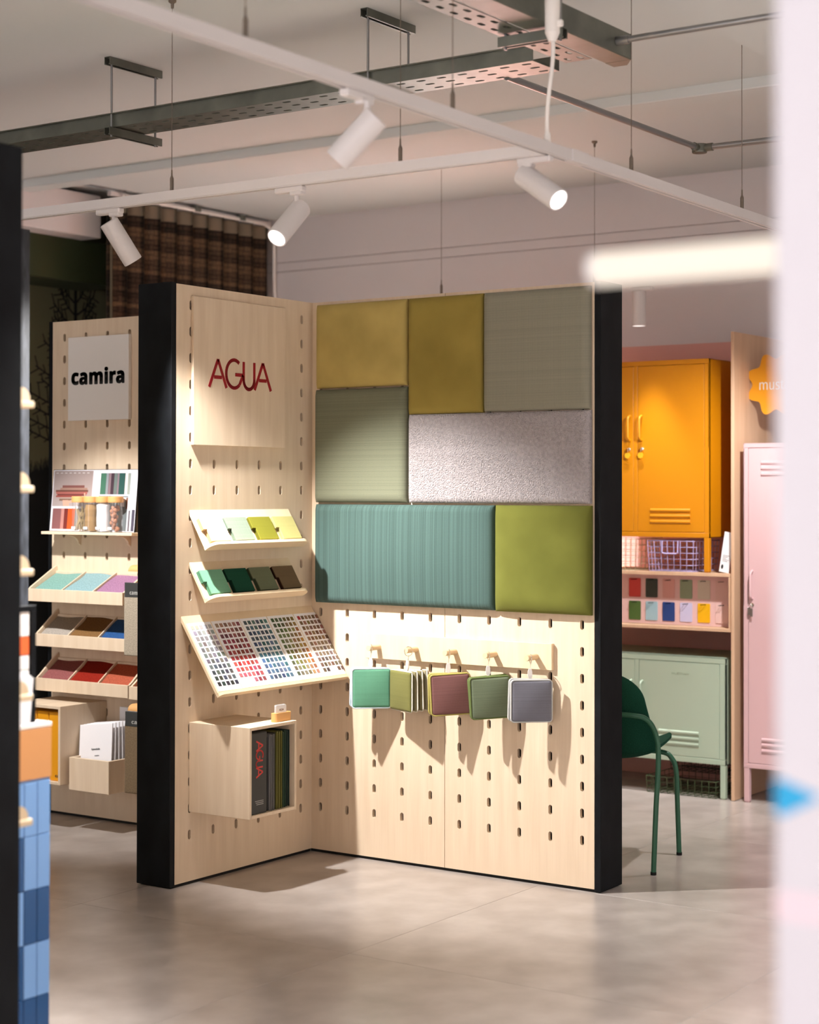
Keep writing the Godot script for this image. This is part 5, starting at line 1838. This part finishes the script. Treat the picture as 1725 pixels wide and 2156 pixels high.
	wire_basket("wire_basket", 0.500, 0.885, 0.085, 0.160, -2.52, -2.30, 10, 3, 5, 0.0014, mat("black_wire", rgb(30, 28, 26), 0.6), "black wire basket stacked on the green one under the sage locker", false)
	# white card leaning on the divider
	var cd := thing("info_card", Vector3(0.876, 1.0896, -2.12), "white info card leaning against the plywood divider beside the yellow leg", "card")
	cd.rotation.z = -0.16
	m = MB.new()
	m.box(Vector3(-0.027, 0.004, -0.001), Vector3(0.024, 0.2, 0.001))
	part("card", m, mat("white_card", Color.WHITE), cd)
	m = MB.new()
	for k in 5:
		m.box(Vector3(-0.018, 0.085 - 0.007 * k, 0.001), Vector3(0.016 - 0.008 * (k % 3), 0.087 - 0.007 * k, 0.0012))
	m.prism(arc(Vector2(-0.014, 0.03), 0.006, 0.0115, 0, 330, 16), Vector3(0, 0, 0.001), X, Y, Z, 0.0003)
	part("print", m, mat("print_dark", Color.WHITE), cd)
	# scalloped sign
	var sg := thing("scalloped_sign", Vector3(1.083, 1.85, -2.28), "mustard yellow scalloped sign with thin pale letters, above the pink locker", "sign")
	m = MB.new()
	var p := []
	for k in 96:
		var a := TAU * k / 96
		var w := cos((a - PI / 8.0) * 8.0)
		p.append(Vector2(cos(a), sin(a)) * (0.139 + 0.017 * w))
	m.prism(p, Vector3(0, 0.155, 0), X, Y, Z, 0.014)
	part("board", m, mat("sign_mustard", rgb(234, 156, 14), 0.6), sg)
	letters("lettering", "mustard", sg.position + Vector3(0.022, 0.155, 0.0145), X, Y, 0.215, 0.052, M.white_paint, sg, false)
	m = MB.new()
	m.box(Vector3(-0.14, 0.14, -0.012), Vector3(0.1, 0.17, -0.001), 0.001)
	part("arm", m, ply, sg)

func chair() -> void:
	var yaw := atan2(-0.084, -0.398) + PI   # turns -z of the chair to where it faces
	var t := thing("chair", Vector3(1.075, 0, -0.546), "dark green shell chair with green tube legs behind the stand", "chair", "", yaw)
	var fr := mat("green_tube", rgb(40, 92, 66), 0.4)
	var felt := mat("green_felt", rgb(36, 84, 66), 0.95)
	felt.metallic_specular = 0.2
	tri_tex(felt, M.felt, Vector3(5, 5, 5))
	# local frame: x to the sitter's left seen from behind = right of picture, z to the rear
	for s in [1.0, -1.0]:
		var m := MB.new()
		var curve := Curve3D.new()
		var pts := [Vector3(0.252 * s, 0.0, 0.204), Vector3(0.262 * s, 0.25, 0.205), Vector3(0.272 * s, 0.46, 0.205), Vector3(0.262 * s, 0.55, 0.215), Vector3(0.235 * s, 0.603, 0.24), Vector3(0.18 * s, 0.62, 0.262), Vector3(0.0, 0.621, 0.268)]
		m.tube(bend(pts), 0.0105, 12)
		part("rear_leg", m, fr, t)
		m = MB.new()
		pts = [Vector3(0.252 * s, 0.0, -0.204), Vector3(0.247 * s, 0.2, -0.196), Vector3(0.243 * s, 0.34, -0.19), Vector3(0.226 * s, 0.395, -0.185), Vector3(0.18 * s, 0.42, -0.18), Vector3(0.0, 0.422, -0.175)]
		m.tube(bend(pts), 0.0105, 12)
		part("front_leg", m, fr, t)
		for z in [-0.204, 0.204]:
			m = MB.new()
			m.lathe([Vector2(0, 0), Vector2(0.011, 0), Vector2(0.0118, 0.003), Vector2(0.0118, 0.012), Vector2(0.0, 0.012)], Vector3(0.252 * s, 0, z), Y, 12)
			part("foot_glide", m, M.dark_void, t)
	# one-piece shell: profile from the seat's front edge up the back
	var prof := bend([Vector3(0, 0.445, -0.235), Vector3(0, 0.452, -0.18), Vector3(0, 0.438, -0.05), Vector3(0, 0.430, 0.10), Vector3(0, 0.437, 0.17), Vector3(0, 0.475, 0.215), Vector3(0, 0.56, 0.238), Vector3(0, 0.66, 0.252), Vector3(0, 0.75, 0.266), Vector3(0, 0.775, 0.271)])
	var np := prof.size()
	var ns := 24
	var lens := [0.0]
	for i in range(1, np):
		lens.append(lens[i - 1] + (prof[i] - prof[i - 1]).length())
	var grid := func(off: float) -> Array:
		var g := []
		for i in np:
			var tt: Vector3 = (prof[mini(i + 1, np - 1)] - prof[maxi(i - 1, 0)]).normalized()
			var nn := Vector3(0, tt.z, -tt.y) * -1.0
			if nn.y < 0.0 and i < np / 2:
				nn = -nn
			var u: float = lens[i] / lens[np - 1]
			var back := smoothstep(0.45, 0.7, u)
			var hw := lerpf(0.235, 0.222, back)
			hw *= sqrt(maxf(0.02, 1.0 - pow(clampf((u - 0.86) / 0.15, 0.0, 1.0), 2.2)))
			hw *= lerpf(0.86, 1.0, smoothstep(0.0, 0.12, u))
			if back > 0.5:
				hw *= lerpf(1.12, 0.93, smoothstep(0.62, 0.95, u))
			var row := []
			for k in ns + 1:
				var s := -1.0 + 2.0 * k / ns
				var curl := pow(absf(s), 3.0)
				var p: Vector3 = prof[i] + Vector3(s * hw, 0, 0)
				p += Vector3(0, 0.035 * curl * (1.0 - back), -0.055 * curl * back)
				p += Vector3(0, tt.z * -1.0, tt.y).normalized() * 0.0 + Vector3(0, absf(nn.y), -absf(nn.z)) * off
				row.append(p)
			g.append(row)
		return g
	var a: Array = grid.call(0.0)
	var b: Array = grid.call(0.012)
	var m := MB.new()
	for q in [[a, -1.0], [b, 1.0]]:
		var g: Array = q[0]
		var nr := []
		for i in np:
			var row := []
			for k in ns + 1:
				var d1: Vector3 = g[mini(i + 1, np - 1)][k] - g[maxi(i - 1, 0)][k]
				var d2: Vector3 = g[i][mini(k + 1, ns)] - g[i][maxi(k - 1, 0)]
				var nn := d1.cross(d2).normalized()
				if nn.dot(b[i][k] - a[i][k]) * q[1] < 0.0:
					nn = -nn
				row.append(nn)
			nr.append(row)
		for i in np - 1:
			for k in ns:
				m.stri(g[i][k], g[i + 1][k], g[i + 1][k + 1], nr[i][k], nr[i + 1][k], nr[i + 1][k + 1])
				m.stri(g[i][k], g[i + 1][k + 1], g[i][k + 1], nr[i][k], nr[i + 1][k + 1], nr[i][k + 1])
	for i in np - 1:
		m.quad(a[i][0], a[i + 1][0], b[i + 1][0], b[i][0], -X)
		m.quad(a[i][ns], a[i + 1][ns], b[i + 1][ns], b[i][ns], X)
	for k in ns:
		m.quad(a[0][k], a[0][k + 1], b[0][k + 1], b[0][k], -Z)
		m.quad(a[np - 1][k], a[np - 1][k + 1], b[np - 1][k + 1], b[np - 1][k], Y)
	part("shell", m, felt, t)

# Catmull-Rom through points
func bend(p: Array) -> Array:
	var out := []
	for i in p.size() - 1:
		var p0: Vector3 = p[maxi(i - 1, 0)]
		var p1: Vector3 = p[i]
		var p2: Vector3 = p[i + 1]
		var p3: Vector3 = p[mini(i + 2, p.size() - 1)]
		for k in 6:
			var t := k / 6.0
			out.append(0.5 * (2.0 * p1 + (p2 - p0) * t + (2.0 * p0 - 5.0 * p1 + 4.0 * p2 - p3) * t * t + (3.0 * p1 - p0 - 3.0 * p2 + p3) * t * t * t))
	out.append(p[p.size() - 1])
	return out

func white_post() -> void:
	var t := thing("white_panel", Vector3(4.3, 0, 4.3), "blurred tall white display panel with a cyan mark, along the right edge", "panel")
	var m := MB.new()
	m.box(Vector3(3.866, 0.0, 4.26), Vector3(4.72, 2.6, 4.341), 0.003)
	wpart("panel", m, mat("panel_white", rgb(222, 217, 221), 0.6), t)
	m = MB.new()
	m.prism([Vector2(3.8665, 1.203), Vector2(3.8665, 1.231), Vector2(3.872, 1.2335), Vector2(3.906, 1.2225), Vector2(3.906, 1.219), Vector2(3.873, 1.2015)], Vector3(0, 0, 4.341), X, Y, Z, 0.0006)
	wpart("cyan_mark", m, mat("cyan_print", rgb(0, 168, 222), 0.5), t)
	m = MB.new()
	m.box(Vector3(3.8665, 1.112, 4.341), Vector3(4.1, 1.136, 4.3414))
	wpart("pink_band", m, mat("pink_print", rgb(240, 218, 224), 0.6), t)

func _ready() -> void:
	rng.seed = 1
	camera_and_light()
	materials()
	room()
	stands()
	ceiling_fittings()
	curtain()
	wing_b()
	wing_a()
	left_stand()
	right_stand()
	near_left()
	chair()
	white_post()
